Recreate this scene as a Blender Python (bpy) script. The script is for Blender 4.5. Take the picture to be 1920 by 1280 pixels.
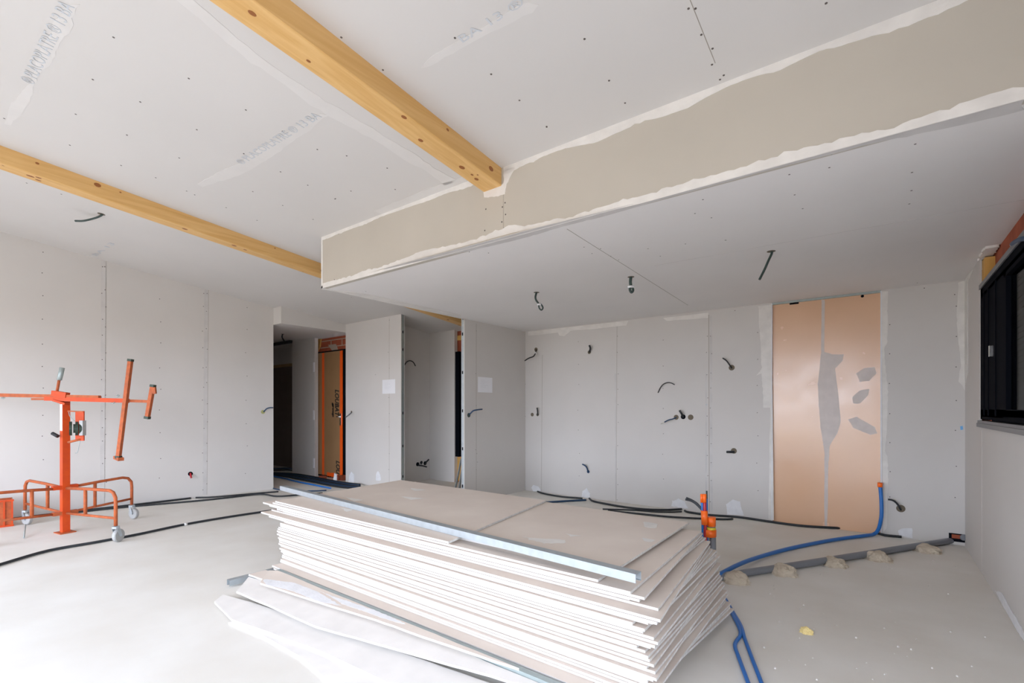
import bpy, bmesh, math, random
from mathutils import Vector, Matrix, noise, geometry
random.seed(7)
for o in list(bpy.data.objects): bpy.data.objects.remove(o)
SC = bpy.context.scene
COL = SC.collection
# ------------------------------------------------------------------ camera
F = 907.0; HZ = 765.0; CH = 1.27
cd = bpy.data.cameras.new('camera'); cam = bpy.data.objects.new('camera', cd); COL.objects.link(cam)
cd.sensor_width = 36.0; cd.lens = F/1920*36.0; cd.shift_y = (HZ-640)/1920.0
cd.clip_start = 0.02
YAW = math.atan2(.606, .7955)
cam.location = (0, 0, CH); cam.rotation_euler = (math.pi/2, 0, YAW)
SC.camera = cam
# ------------------------------------------------------------------ world, daylight
SC.view_settings.view_transform = 'Standard'; SC.view_settings.look = 'None'
SC.view_settings.gamma = 1; SC.view_settings.use_curve_mapping = False
SC.view_settings.exposure = 0.63
w = bpy.data.worlds.new('world'); SC.world = w; w.use_nodes = True
nt = w.node_tree; nt.nodes.clear()
wo = nt.nodes.new('ShaderNodeOutputWorld'); bg = nt.nodes.new('ShaderNodeBackground')
tc = nt.nodes.new('ShaderNodeTexCoord'); sp = nt.nodes.new('ShaderNodeSeparateXYZ')
rp = nt.nodes.new('ShaderNodeValToRGB'); mr = nt.nodes.new('ShaderNodeMapRange')
mr.inputs['From Min'].default_value = -1; mr.inputs['From Max'].default_value = 1
nt.links.new(tc.outputs['Generated'], sp.inputs[0]); nt.links.new(sp.outputs['Z'], mr.inputs['Value'])
nt.links.new(mr.outputs[0], rp.inputs[0]); nt.links.new(rp.outputs[0], bg.inputs[0]); nt.links.new(bg.outputs[0], wo.inputs[0])
cr = rp.color_ramp
cr.elements[0].position = 0.0; cr.elements[0].color = (.25, .225, .20, 1)       # sunlit bare earth outside
cr.elements[1].position = 0.49; cr.elements[1].color = (.30, .27, .24, 1)
e = cr.elements.new(0.505); e.color = (.98, 1.06, 1.24, 1)
e = cr.elements.new(0.7); e.color = (.90, 1.0, 1.20, 1)
e = cr.elements.new(1.0); e.color = (.5, .72, 1.15, 1)
bg.inputs[1].default_value = 4.6

# ------------------------------------------------------------------ projection of photo measurements on real planes
def ray(x, y):
    u = (x-960)/F
    return Vector((-.606+.7955*u, .7955+.606*u, (HZ-y)/F))
def onZ(x, y, z=0.0):
    r = ray(x, y); t = (z-CH)/r.z; return Vector((0, 0, CH))+r*t
def onY(x, y, Y):
    r = ray(x, y); return Vector((0, 0, CH))+r*(Y/r.y)
def onX(x, y, X):
    r = ray(x, y); return Vector((0, 0, CH))+r*(X/r.x)
def onD(x, y, d): return Vector((0, 0, CH))+ray(x, y)*d
CS = .10; CZ = 2.95; CY = 2.65
def ceilz(X, Y):
    z = CZ+CS*(CY-Y)
    if X < -5.3: z += .135*min(1.05, (-5.3-X)/2.6)*max(-.1, (3.8-Y)/3.0)
    return z
def onC(x, y, off=0.0):
    r = ray(x, y); t = 4.0
    for _ in range(60):
        p = Vector((0, 0, CH))+r*t
        t += (ceilz(p.x, p.y)-off-p.z)/(r.z+CS*r.y+.02)
    return Vector((0, 0, CH))+r*t
# left wall: a line slightly out of square
LA = Vector((-7.58, 3.77, 0)); LB = Vector((-7.90, .83, 0))
LD = (LB-LA).normalized(); LN = Vector((-LD.y, LD.x, 0)); 
if LN.x < 0: LN = -LN
def onL(x, y):
    r = ray(x, y); c = Vector((0, 0, CH))
    t = (LA-c).dot(LN)/r.dot(LN); return c+r*t

# ------------------------------------------------------------------ materials
def mat(name, col, rough=.8, metal=0, nscale=0, namt=.08, bump=0, bscale=40, spec=.5, col2=None, stretch=None, detail=4, ramp=(.35, .65)):
    m = bpy.data.materials.new(name); m.use_nodes = True
    n = m.node_tree; b = n.nodes['Principled BSDF']
    b.inputs['Roughness'].default_value = rough; b.inputs['Metallic'].default_value = metal
    b.inputs['Specular IOR Level'].default_value = spec
    b.inputs['Base Color'].default_value = (*col, 1)
    if nscale or bump:
        t = n.nodes.new('ShaderNodeTexCoord'); mp = n.nodes.new('ShaderNodeMapping')
        n.links.new(t.outputs['Object'], mp.inputs[0])
        if stretch: mp.inputs['Scale'].default_value = stretch
    if nscale:
        no = n.nodes.new('ShaderNodeTexNoise'); no.inputs['Scale'].default_value = nscale; no.inputs['Detail'].default_value = detail
        n.links.new(mp.outputs[0], no.inputs['Vector'])
        r = n.nodes.new('ShaderNodeValToRGB'); n.links.new(no.outputs['Fac'], r.inputs[0])
        c2 = col2 or tuple(max(0, c*(1-namt*2)) for c in col)
        r.color_ramp.elements[0].position = ramp[0]; r.color_ramp.elements[1].position = ramp[1]
        r.color_ramp.elements[0].color = (*c2, 1); r.color_ramp.elements[1].color = (*col, 1)
        n.links.new(r.outputs[0], b.inputs['Base Color'])
    if bump:
        nb = n.nodes.new('ShaderNodeTexNoise'); nb.inputs['Scale'].default_value = bscale; nb.inputs['Detail'].default_value = 6
        n.links.new(mp.outputs[0], nb.inputs['Vector'])
        bp = n.nodes.new('ShaderNodeBump'); bp.inputs['Strength'].default_value = bump; bp.inputs['Distance'].default_value = .01
        n.links.new(nb.outputs['Fac'], bp.inputs['Height']); n.links.new(bp.outputs[0], b.inputs['Normal'])
    return m
M = {}
M['wall'] = mat('plasterboard_paper', (.68, .65, .615), .85, nscale=1.3, namt=.02, spec=.25)
M['ceil'] = mat('ceiling_board_paper', (.69, .665, .635), .85, nscale=1.1, namt=.015, spec=.2)
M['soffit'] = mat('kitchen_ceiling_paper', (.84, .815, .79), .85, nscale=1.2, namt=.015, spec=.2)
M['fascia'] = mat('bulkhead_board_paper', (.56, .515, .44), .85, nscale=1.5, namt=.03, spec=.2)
M['plaster'] = mat('joint_compound', (.83, .80, .755), .8, nscale=9, namt=.05, bump=.15, bscale=60)
M['plaster_w'] = mat('white_plaster', (.84, .84, .85), .8, nscale=14, namt=.04, bump=.2, bscale=60)
M['seam'] = mat('joint_line_paper', (.34, .30, .25), .9)  # dark beige strips marking the board joints
M['tape'] = mat('board_bevel_print', (.66, .635, .61), .85, nscale=6, namt=.05)
M['ink'] = mat('blue_print_ink', (.47, .52, .58), .85)
M['ink2'] = mat('pale_print_ink', (.60, .62, .64), .85)
M['screw'] = mat('screw_dark', (.13, .11, .10), .5, .3)
M['concrete'] = mat('dusty_concrete', (.84, .815, .76), .75, nscale=1.6, col2=(.75, .71, .64), bump=.12, bscale=14, detail=9, ramp=(.3, .7), spec=.3)
M['pboard'] = mat('sheet_face', (.78, .695, .615), .8, nscale=2.5, col2=(.71, .62, .545), detail=7, ramp=(.3, .7), spec=.25)
M['pedge'] = mat('sheet_edge_white', (.64, .615, .59), .85, nscale=30, namt=.02)
M['pend'] = mat('sheet_cut_end', (.74, .72, .68), .9, nscale=40, namt=.1)
M['pwhite'] = mat('scrap_sheet_face', (.90, .865, .82), .8, nscale=5, namt=.04, detail=8)
M['steel'] = mat('galvanised_steel', (.50, .55, .58), .4, .6, nscale=25, namt=.05)
M['steeld'] = mat('galvanised_steel_dull', (.40, .46, .45), .5, .5, nscale=25, namt=.05)
M['orange'] = mat('orange_paint', (.62, .072, .008), .5, spec=.3, nscale=18, col2=(.56, .06, .01), detail=8)
M['orange2'] = mat('worn_orange_paint', (.52, .125, .04), .6, spec=.25, nscale=30, col2=(.38, .10, .04), detail=8)
M['rubber'] = mat('black_rubber', (.02, .02, .022), .6)
M['cable'] = mat('black_conduit', (.018, .022, .026), .45)
M['cableb'] = mat('dark_blue_conduit', (.012, .05, .12), .45)
M['cableg'] = mat('green_grey_cable', (.035, .06, .055), .5)
M['blue'] = mat('blue_pipe', (.015, .16, .52), .4)
M['red'] = mat('red_pipe', (.45, .02, .03), .4)
M['cap'] = mat('orange_cap', (1.0, .16, .01), .4)
M['pvc'] = mat('grey_pvc', (.20, .21, .23), .4)
M['yellow'] = mat('yellow_tape', (.75, .65, .05), .5)
M['mortar'] = mat('mortar_lump', (.62, .54, .42), .95, nscale=12, col2=(.5, .42, .32), bump=.8, bscale=40)
M['foam'] = mat('yellow_foam', (.85, .68, .30), .9, bump=.6, bscale=50)
M['brick'] = mat('hollow_brick', (.42, .10, .045), .8, nscale=6, col2=(.30, .07, .03))
M['brickj'] = mat('brick_mortar', (.45, .36, .29), .9)
M['card'] = mat('door_cardboard', (.36, .20, .09), .7, nscale=2, namt=.06)
M['otape'] = mat('orange_tape', (.95, .12, .01), .4)
M['ink3'] = mat('black_print', (.015, .012, .01), .6)
M['dark'] = mat('anthracite_frame', (.005, .006, .009), .8, spec=.02)
M['shutter'] = mat('anthracite_shutter', (.005, .006, .007), .7, spec=.05)
M['sill'] = mat('grey_sill', (.16, .165, .17), .4)
M['glass'] = mat('window_glass', (.02, .025, .03), .05)
M['osb'] = mat('insulation_wood', (.72, .42, .12), .8, nscale=9, col2=(.58, .32, .08), stretch=(1, 1, .2))
M['doorwood'] = mat('dark_door', (.20, .155, .13), .5, nscale=4, namt=.05)
M['frame'] = mat('pine_frame', (.50, .36, .17), .6, nscale=5, namt=.08)
M['paper'] = mat('white_paper', (.86, .86, .88), .7)
M['chrome'] = mat('chrome', (.8, .8, .8), .2, 1)
M['copper'] = mat('bare_wire', (.75, .72, .66), .4, .3)
M['holem'] = mat('box_inside', (.16, .13, .09), .8)
M['green'] = mat('winch_dark_green', (.03, .05, .035), .5, .2)
M['grey'] = mat('caster_grey', (.42, .42, .41), .5, nscale=12, namt=.08)
M['olive'] = mat('olive_plug', (.42, .42, .16), .6)
M['cyan'] = mat('cyan_plug', (.15, .42, .75), .4)
# glossy peach panel with grey sanded plaster
def peach():
    m = mat('peach_board', (.80, .50, .31), .22, nscale=3, col2=(.76, .47, .29), spec=1.0, detail=6, ramp=(.2, .8))
    n = m.node_tree; b = n.nodes['Principled BSDF']
    t = n.nodes.new('ShaderNodeTexCoord'); no = n.nodes.new('ShaderNodeTexNoise'); no.inputs['Scale'].default_value = 5; no.inputs['Detail'].default_value = 8
    n.links.new(t.outputs['Object'], no.inputs['Vector'])
    r = n.nodes.new('ShaderNodeValToRGB'); r.color_ramp.elements[0].position = .2; r.color_ramp.elements[1].position = .8
    r.color_ramp.elements[0].color = (.14, .14, .14, 1); r.color_ramp.elements[1].color = (.30, .30, .30, 1)
    n.links.new(no.outputs['Fac'], r.inputs[0]); n.links.new(r.outputs[0], b.inputs['Roughness'])
    return m
M['peach'] = peach()
M['greyplaster'] = mat('grey_sanded_plaster', (.66, .58, .53), .38, nscale=14, namt=.04)
# timber: grain along Y with knots
def timber():
    m = bpy.data.materials.new('glulam_timber'); m.use_nodes = True; n = m.node_tree; b = n.nodes['Principled BSDF']
    b.inputs['Roughness'].default_value = .5; b.inputs['Specular IOR Level'].default_value = .35
    t = n.nodes.new('ShaderNodeTexCoord'); mp = n.nodes.new('ShaderNodeMapping'); mp.inputs['Scale'].default_value = (14, .7, 14)
    n.links.new(t.outputs['Object'], mp.inputs[0])
    no = n.nodes.new('ShaderNodeTexNoise'); no.inputs['Scale'].default_value = 2.2; no.inputs['Detail'].default_value = 6; no.inputs['Distortion'].default_value = .6
    n.links.new(mp.outputs[0], no.inputs['Vector'])
    r = n.nodes.new('ShaderNodeValToRGB'); r.color_ramp.elements[0].position = .3; r.color_ramp.elements[1].position = .7
    r.color_ramp.elements[0].color = (.68, .39, .13, 1); r.color_ramp.elements[1].color = (.80, .51, .21, 1)
    n.links.new(no.outputs['Fac'], r.inputs[0]); n.links.new(r.outputs[0], b.inputs['Base Color'])
    return m
M['timber'] = timber()
M['knot'] = mat('timber_knot', (.32, .11, .025), .5)

# ------------------------------------------------------------------ mesh helpers
def link(name, bm, m, parent=None, origin=None, smooth=False, kind=None):
    me = bpy.data.meshes.new(name)
    off = Vector(origin) if origin is not None else Vector((0, 0, 0))
    if parent is not None: off = off+Vector(parent.get('_w', (0, 0, 0))) if origin is not None else Vector(parent.get('_w', (0, 0, 0)))
    bmesh.ops.recalc_face_normals(bm, faces=bm.faces)
    for v in bm.verts: v.co -= off
    if smooth:
        for f in bm.faces: f.smooth = True
    bm.to_mesh(me); bm.free()
    ms = m if isinstance(m, (list, tuple)) else [m]
    for q in ms: me.materials.append(M[q] if isinstance(q, str) else q)
    o = bpy.data.objects.new(name, me); COL.objects.link(o)
    if parent is not None: o.parent = parent; o['_w'] = [0, 0, 0]; o['_w'] = list(Vector(parent['_w']))
    else: o.location = off; o['_w'] = list(off)
    if kind: o['kind'] = kind
    return o
def tag(o, label, cat, group=None, kind=None):
    o['label'] = label; o['category'] = cat
    if group: o['group'] = group
    if kind: o['kind'] = kind
    return o
def thing(name, loc, label, cat, group=None):
    o = bpy.data.objects.new(name, None); COL.objects.link(o); o.location = loc; o.empty_display_size = .1
    o['_w'] = list(loc); return tag(o, label, cat, group)
def NB(): return bmesh.new()
def box(bm, a, b, mi=0):
    x0, y0, z0 = a; x1, y1, z1 = b
    v = [bm.verts.new(p) for p in ((x0,y0,z0),(x1,y0,z0),(x1,y1,z0),(x0,y1,z0),(x0,y0,z1),(x1,y0,z1),(x1,y1,z1),(x0,y1,z1))]
    fs = []
    for q in ((0,3,2,1),(4,5,6,7),(0,1,5,4),(1,2,6,5),(2,3,7,6),(3,0,4,7)):
        f = bm.faces.new([v[i] for i in q]); f.material_index = mi; fs.append(f)
    return fs
def bar(bm, p0, p1, w, h, up=(0, 0, 1), mi=0):
    p0 = Vector(p0); p1 = Vector(p1); d = (p1-p0).normalized(); up = Vector(up)
    s = d.cross(up)
    if s.length < 1e-4: s = d.cross(Vector((1, 0, 0)))
    s.normalize(); t = s.cross(d).normalized()
    v = []
    for p in (p0, p1):
        for a, b in ((-1,-1),(1,-1),(1,1),(-1,1)): v.append(bm.verts.new(p+s*a*w/2+t*b*h/2))
    for q in ((0,1,2,3),(4,7,6,5),(0,4,5,1),(1,5,6,2),(2,6,7,3),(3,7,4,0)):
        f = bm.faces.new([v[i] for i in q]); f.material_index = mi
def smoothpath(pts, n=6):
    pts = [Vector(p) for p in pts]
    if len(pts) < 3: return pts
    out = []
    P = [pts[0]*2-pts[1]]+pts+[pts[-1]*2-pts[-2]]
    for i in range(1, len(P)-2):
        a, b, c, d = P[i-1:i+3]
        for k in range(n):
            t = k/n
            out.append(.5*((2*b)+(-a+c)*t+(2*a-5*b+4*c-d)*t*t+(-a+3*b-3*c+d)*t**3))
    out.append(pts[-1]); return out
def tube(bm, pts, r, n=8, sm=0, mi=0, zmin=None):
    pts = smoothpath(pts, sm) if sm else [Vector(p) for p in pts]
    if zmin is not None:
        for p in pts: p.z = max(p.z, zmin)
    rings = []; ref = None
    for i, p in enumerate(pts):
        a = pts[max(0, i-1)]; b = pts[min(len(pts)-1, i+1)]; d = (b-a)
        if d.length < 1e-6: d = Vector((0, 0, 1))
        d.normalize()
        if ref is None: ref = d.orthogonal().normalized()
        ref = (ref-d*ref.dot(d)); ref = ref.normalized() if ref.length > 1e-4 else d.orthogonal().normalized()
        s = d.cross(ref)
        rr = r[i] if isinstance(r, (list, tuple)) else r
        rings.append([bm.verts.new(p+(ref*math.cos(2*math.pi*k/n)+s*math.sin(2*math.pi*k/n))*rr) for k in range(n)])
    for i in range(len(rings)-1):
        for k in range(n):
            f = bm.faces.new((rings[i][k], rings[i][(k+1)%n], rings[i+1][(k+1)%n], rings[i+1][k])); f.material_index = mi; f.smooth = True
    for q in (rings[0][::-1], rings[-1]):
        f = bm.faces.new(q); f.material_index = mi
def disc(bm, c, nrm, r, th=.003, n=12, mi=0, r2=None):
    nrm = Vector(nrm).normalized(); c = Vector(c); a = nrm.orthogonal().normalized(); b = nrm.cross(a)
    r2 = r2 if r2 is not None else r
    lo = [bm.verts.new(c+(a*math.cos(2*math.pi*k/n)+b*math.sin(2*math.pi*k/n))*r) for k in range(n)]
    hi = [bm.verts.new(c+nrm*th+(a*math.cos(2*math.pi*k/n)+b*math.sin(2*math.pi*k/n))*r2) for k in range(n)]
    for k in range(n):
        f = bm.faces.new((lo[k], lo[(k+1)%n], hi[(k+1)%n], hi[k])); f.material_index = mi
    f = bm.faces.new(hi); f.material_index = mi
    f = bm.faces.new(lo[::-1]); f.material_index = mi
def slab(bm, pts, nrm, th, mi=0, mside=None):
    nrm = Vector(nrm).normalized()*th
    lo = [bm.verts.new(Vector(p)) for p in pts]; hi = [bm.verts.new(Vector(p)+nrm) for p in pts]
    n = len(pts)
    for k in range(n):
        f = bm.faces.new((lo[k], lo[(k+1)%n], hi[(k+1)%n], hi[k])); f.material_index = mi if mside is None else mside
    if n <= 6:
        for q in (hi, lo[::-1]):
            f = bm.faces.new(q); f.material_index = mi
    else:
        for t in geometry.tessellate_polygon([[Vector(p) for p in pts]]):
            for q in ((hi[t[0]], hi[t[1]], hi[t[2]]), (lo[t[2]], lo[t[1]], lo[t[0]])):
                try: f = bm.faces.new(q); f.material_index = mi
                except ValueError: pass
def ragged(pts, amp, step, seed=0, keep=()):
    """subdivide the outline and roughen it; edges whose index is in keep stay straight"""
    rnd = random.Random(seed); out = []; n = len(pts); step = step*.55
    c = sum((Vector(p) for p in pts), Vector((0, 0, 0)))/n
    for i in range(n):
        a = Vector(pts[i]); b = Vector(pts[(i+1)%n]); L = (b-a).length; k = max(1, int(L/step))
        nr = ((a+b)/2-c); d = (b-a).normalized(); nr = (nr-d*nr.dot(d)); nr = nr.normalized() if nr.length > 1e-5 else nr
        for j in range(k):
            p = a.lerp(b, j/k)
            if j and i not in keep: p = p+nr*(rnd.uniform(-amp, amp)*.45*(noise.noise(p*2.3+Vector((seed, 0, 0)))+.6)+amp*1.5*noise.noise(p*3.1+Vector((0, seed, 0))))
            out.append(p)
    return out
def tri(bm):
    bmesh.ops.triangulate(bm, faces=[f for f in bm.faces if len(f.verts) > 6])
def patch(name, parent, plane, px, nrm, amp=.008, step=.05, m='plaster', th=.0025, keep=(), seed=0, off=0.0, rag=True):
    pts = [plane(x, y) for x, y in px]
    if rag: pts = ragged(pts, amp, step, seed, keep)
    n = Vector(nrm).normalized()
    pts = [p+n*off for p in pts]
    bm = NB(); slab(bm, pts, n, th); tri(bm)
    return link(name, bm, m, parent)
def struct(name, bm, m): 
    return link(name, bm, m, kind='structure')

# ================================================================== SHELL
bm = NB(); box(bm, (-12.2, -2.4, -.12), (1.0, 6.9, 0)); floor = struct('floor', bm, 'concrete')
# sloping main ceiling
bm = NB(); xs = [-8.8, -8.3, -7.9, -7.5, -7, -6.5, -6, -5.6, -5.3, -4, -2, .75]; ys = [-2.4, -1.5, -.5, .5, 1.5, 2.65, 3.3, 3.8, 4.4, 5, 6.2]
g = [[bm.verts.new((x, y, ceilz(x, y))) for y in ys] for x in xs]; g2 = [[bm.verts.new((x, y, ceilz(x, y)+.1)) for y in ys] for x in xs]
for i in range(len(xs)-1):
    for j in range(len(ys)-1):
        bm.faces.new((g[i][j], g[i][j+1], g[i+1][j+1], g[i+1][j])); bm.faces.new((g2[i][j], g2[i+1][j], g2[i+1][j+1], g2[i][j+1]))
for i in range(len(xs)-1):
    for j in (0, len(ys)-1): bm.faces.new((g[i][j], g[i+1][j], g2[i+1][j], g2[i][j]))
for j in range(len(ys)-1):
    for i in (0, len(xs)-1): bm.faces.new((g[i][j], g[i][j+1], g2[i][j+1], g2[i][j]))
ceiling = struct('ceiling', bm, 'ceil')
# bulkhead face and lowered ceiling over the kitchen
BX = -4.37; SZ = 2.45; BY = 2.65; KW = 6.08; RX = .62
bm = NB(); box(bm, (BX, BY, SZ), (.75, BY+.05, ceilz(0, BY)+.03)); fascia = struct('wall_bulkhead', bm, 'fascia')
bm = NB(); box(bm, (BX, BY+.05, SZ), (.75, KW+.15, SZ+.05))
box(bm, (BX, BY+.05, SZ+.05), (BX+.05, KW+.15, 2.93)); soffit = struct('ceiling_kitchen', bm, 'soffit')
# left wall
def wallslab(bm, a, b, n, th, z0, zt):
    a = Vector(a); b = Vector(b); q = []
    N = 6
    for i in range(N+1):
        p = a.lerp(b, i/N); q.append(Vector((p.x, p.y, zt(p.x, p.y))))
    pts = [Vector((a.x, a.y, z0)), ]+[]
    poly = [Vector((b.x, b.y, z0)), Vector((a.x, a.y, z0))]+q
    slab(bm, poly, n, th)
bm = NB(); B2 = LA+(LB-LA)*((3.77+2.3)/(3.77-.83))
wallslab(bm, LA, B2, -LN, .07, 0, lambda x, y: ceilz(x, y)+.03); wl = struct('wall_left', bm, 'wall')
# header box over the hallway opening
HX = -7.34; HZt = 2.578
bm = NB(); box(bm, (-7.72, 3.77, HZt), (HX, 4.90, 2.95)); header = struct('wall_header', bm, 'wall')
# wall between the two openings
W2Y = 4.90; W2X = -5.885
bm = NB(); box(bm, (HX, W2Y, 0), (W2X, W2Y+.0125, 2.80)); box(bm, (HX, W2Y+.06, 0), (W2X, W2Y+.0725, 2.80)); box(bm, (HX, W2Y+.0125, 0), (W2X-.05, W2Y+.06, 2.8))
w2 = struct('wall_middle', bm, 'wall')
# hallway
bm = NB(); box(bm, (-11.6, 3.65, HZt), (-7.72, 5.9, HZt+.08)); box(bm, (-7.72, 4.92, HZt+.002), (-7.2, 5.9, HZt+.08)); struct('ceiling_hall', bm, 'ceil')
bm = NB(); box(bm, (-9.17, 4.93, 0), (-8.37, 5.0, HZt)); hallw = struct('wall_hall', bm, 'wall')
bm = NB(); box(bm, (-11.6, 3.62, 0), (-7.66, 3.70, HZt)); box(bm, (-11.68, 3.62, 0), (-11.6, 5.6, HZt)); struct('wall_hall_near', bm, 'wall')
bm = NB(); Yf = 5.33
box(bm, (-11.6, Yf, 2.2), (-9.1, Yf+.08, HZt)); box(bm, (-9.66, Yf, 0), (-9.1, Yf+.08, 2.2)); box(bm, (-11.6, Yf, 0), (-11.0, Yf+.08, 2.2)); hf = struct('wall_hall_far', bm, 'wall')
bm = NB(); box(bm, (-9.2, 5.0, 0), (-9.1, Yf, HZt)); struct('wall_hall_return', bm, 'wall')
# entrance recess masonry
bm = NB(); box(bm, (-9.1, 5.10, 0), (-8.45, 5.3, HZt)); box(bm, (-8.45, 5.10, 2.32), (-7.0, 5.3, HZt)); box(bm, (-7.36, 5.0, 0), (-7.0, 5.3, 2.32)); bw = struct('wall_entrance', bm, 'brick')
bm = NB()
for z in (2.40, 2.52): box(bm, (-8.45, 5.092, z), (-7.3, 5.1, z+.014))
for x, z in ((-8.1, 2.414), (-7.62, 2.33), (-7.75, 2.414)): box(bm, (x, 5.092, z), (x+.012, 5.1, z+.1))
for px in ([(616, 646), (630, 645), (634, 655), (627, 661), (617, 650)],): slab(bm, ragged([onY(x, y, 5.1) for x, y in px], .012, .03, 3), (0, -1, 0), .006)
tri(bm); link('mortar_joint', bm, 'brickj', bw)
bm = NB(); slab(bm, ragged([onY(x, y, 5.098) for x, y in [(594, 634), (604, 633), (602, 650), (597, 660), (592, 660)]], .01, .03, 5), (0, -1, 0), .03); tri(bm)
link('foam_sealant', bm, 'osb', bw)
# room behind the second opening
bm = NB(); box(bm, (-6.49, W2Y+.0725, 0), (-6.42, 6.0, 2.8)); rl = struct('wall_room_left', bm, 'wall')
bm = NB(); box(bm, (-6.49, 6.0, 0), (-5.81, 6.07, 2.8)); rb = struct('wall_room_back', bm, 'wall')
bm = NB(); box(bm, (-6.1, 6.10, 0), (BX, 6.25, .42)); box(bm, (-6.1, 6.10, 2.25), (BX, 6.25, 2.85)); box(bm, (-6.1, 6.10, .42), (-5.86, 6.25, 2.25)); rbr = struct('wall_room_outer', bm, 'brick')
bm = NB(); box(bm, (-5.84, 6.07, .02), (-4.43, 6.10, .43)); box(bm, (-5.84, 6.07, 2.44), (-4.43, 6.10, 2.52)); link('insulation', bm, 'osb', rbr)
# wall beside the kitchen with steel end stud
bm = NB(); box(bm, (BX-.07, 4.715, 0), (BX-.0575, KW+.1, 2.9)); box(bm, (BX-.0125, 4.70, 0), (BX, KW+.1, SZ)); box(bm, (BX-.0575, 4.76, 0), (BX-.0125, KW+.1, 2.9))
w3 = struct('wall_partition', bm, 'wall')
bm = NB()
box(bm, (BX-.0575, 4.702, 0), (BX-.0125, 4.706, 2.44)); box(bm, (BX-.0575, 4.706, 0), (BX-.055, 4.755, 2.44)); box(bm, (BX-.015, 4.706, 0), (BX-.0125, 4.755, 2.44))
st = link('end_stud', bm, 'steel', w3)
bm = NB()
for y in (626, 698, 770, 841, 911):
    p = onY(867.5, y, 4.7); box(bm, (BX-.043, 4.699, p.z-.02), (BX-.027, 4.7021, p.z+.02))
link('stud_slot', bm, 'dark', st)
bm = NB(); box(bm, (W2X-.004, W2Y+.0125, 0), (W2X, W2Y+.06, 2.75)); st = link('end_stud', bm, 'steeld', w2)
bm = NB()
for y in (622, 655, 774, 836, 893):
    p = onX(754.5, y, W2X); box(bm, (W2X-.002, W2Y+.028, p.z-.02), (W2X+.001, W2Y+.044, p.z+.02))
link('stud_slot', bm, 'dark', st)
# kitchen end wall with recess
P0, P1 = -.97, .005
bm = NB(); box(bm, (BX, KW, 0), (P0, KW+.1, SZ+.02)); box(bm, (P1, KW, 0), (.75, KW+.1, SZ+.02)); box(bm, (P0, KW+.06, 0), (P1, KW+.1, SZ+.02)); kw = struct('wall_back', bm, 'wall')
bm = NB(); box(bm, (P0, KW+.028, .0), (P1, KW+.06, 2.428)); pc = link('recess_panel', bm, 'peach', kw); pc['label'] = 'glossy peach coloured board set in the recess'
bm = NB(); box(bm, (P0, KW-.002, 2.428), (P1, KW+.03, 2.448)); link('head_rail', bm, 'steeld', kw)
bm = NB(); box(bm, (P0-.002, KW-.006, 0), (P0+.006, KW+.03, 2.44)); box(bm, (P1-.006, KW-.006, 0), (P1+.006, KW+.03, 2.44)); link('corner_bead', bm, 'plaster_w', kw)
# right wall with window opening
WY0, WY1, WZ0, WZ1 = 2.9, 5.25, 1.155, 2.20
bm = NB()
box(bm, (RX, .8, 0), (RX+.0125, WY1, WZ0)); box(bm, (RX, WY1, 0), (RX+.0125, KW+.1, SZ)); box(bm, (RX, .8, WZ0), (RX+.0125, WY0, SZ)); box(bm, (RX, -2.4, 2.2), (RX+.0125, .8, SZ))  # low gap beside the camera: unseen opening added to brighten floor and stack
box(bm, (RX, -2.4, SZ), (RX+.0125, BY+.04, 3.6)); wr = struct('wall_right', bm, 'wall')
bm = NB(); box(bm, (RX+.07, .8, 0), (RX+.3, WY1+.05, WZ0-.03)); box(bm, (RX+.07, WY1+.05, 0), (RX+.3, KW+.2, SZ)); box(bm, (RX+.07, .8, WZ0-.03), (RX+.3, WY0, SZ)); box(bm, (RX+.07, -2.4, 2.2), (RX+.3, .8, SZ)); box(bm, (RX+.07, WY0, WZ1+.03), (RX+.3, WY1+.05, SZ+.1))  # outer brick leaves the same added daylight opening
box(bm, (RX+.07, -2.4, SZ), (RX+.3, BY+.04, 3.6)); wrb = struct('wall_right_outer', bm, 'brick')
bm = NB(); box(bm, (RX+.012, 5.12, WZ1+.02), (RX+.07, 5.235, SZ-.03)); o = link('timber_block', bm, 'osb', wrb); 
# torn plasterboard edge over the window
bm = NB(); pts = ragged([Vector((RX-.012, y, SZ)) for y in (5.27, 4.9)]+[Vector((RX+.06, 4.9, SZ)), Vector((RX+.06, 5.27, SZ))], .012, .03, 4); slab(bm, pts, (0, 0, -1), .018); tri(bm); link('torn_board_edge', bm, 'plaster', wrb)
# facade behind the camera with its wide opening
bm = NB(); box(bm, (-8.9, -2.4, 0), (-7.9, -2.25, 3.6)); box(bm, (-.1, -2.4, 0), (.75, -2.25, 3.6)); box(bm, (-7.9, -2.4, 2.35), (-.1, -2.25, 3.6)); struct('wall_front', bm, 'wall')

# ------------------------------------------------------------------ joints, screws, prints
def vseam(parent, plane, x0, y0, y1, nrm, wdt=.004, m='seam', x1=None, name='board_joint', th=.0008):
    a = plane(x0, y0); b = plane(x1 or x0, y1); n = Vector(nrm).normalized(); d = (b-a).normalized(); s = d.cross(n).normalized()*wdt/2
    bm = NB(); slab(bm, [a-s, a+s, b+s, b-s], n, th); return link(name, bm, m, parent)
def screws(parent, plane, pts, nrm, r=.006):
    bm = NB(); n = Vector(nrm).normalized()
    for x, y in pts: disc(bm, plane(x, y), n, r, .001, 6)
    return link('screw_heads', bm, 'screw', parent, kind='stuff')
pK = lambda x, y: onY(x, y, KW); pF = lambda x, y: onY(x, y, BY); pS = lambda x, y: onZ(x, y, SZ)
p3 = lambda x, y: onX(x, y, BX); p2 = lambda x, y: onY(x, y, W2Y); pR = lambda x, y: onX(x, y, RX)
pC = lambda x, y: onC(x, y)
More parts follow.
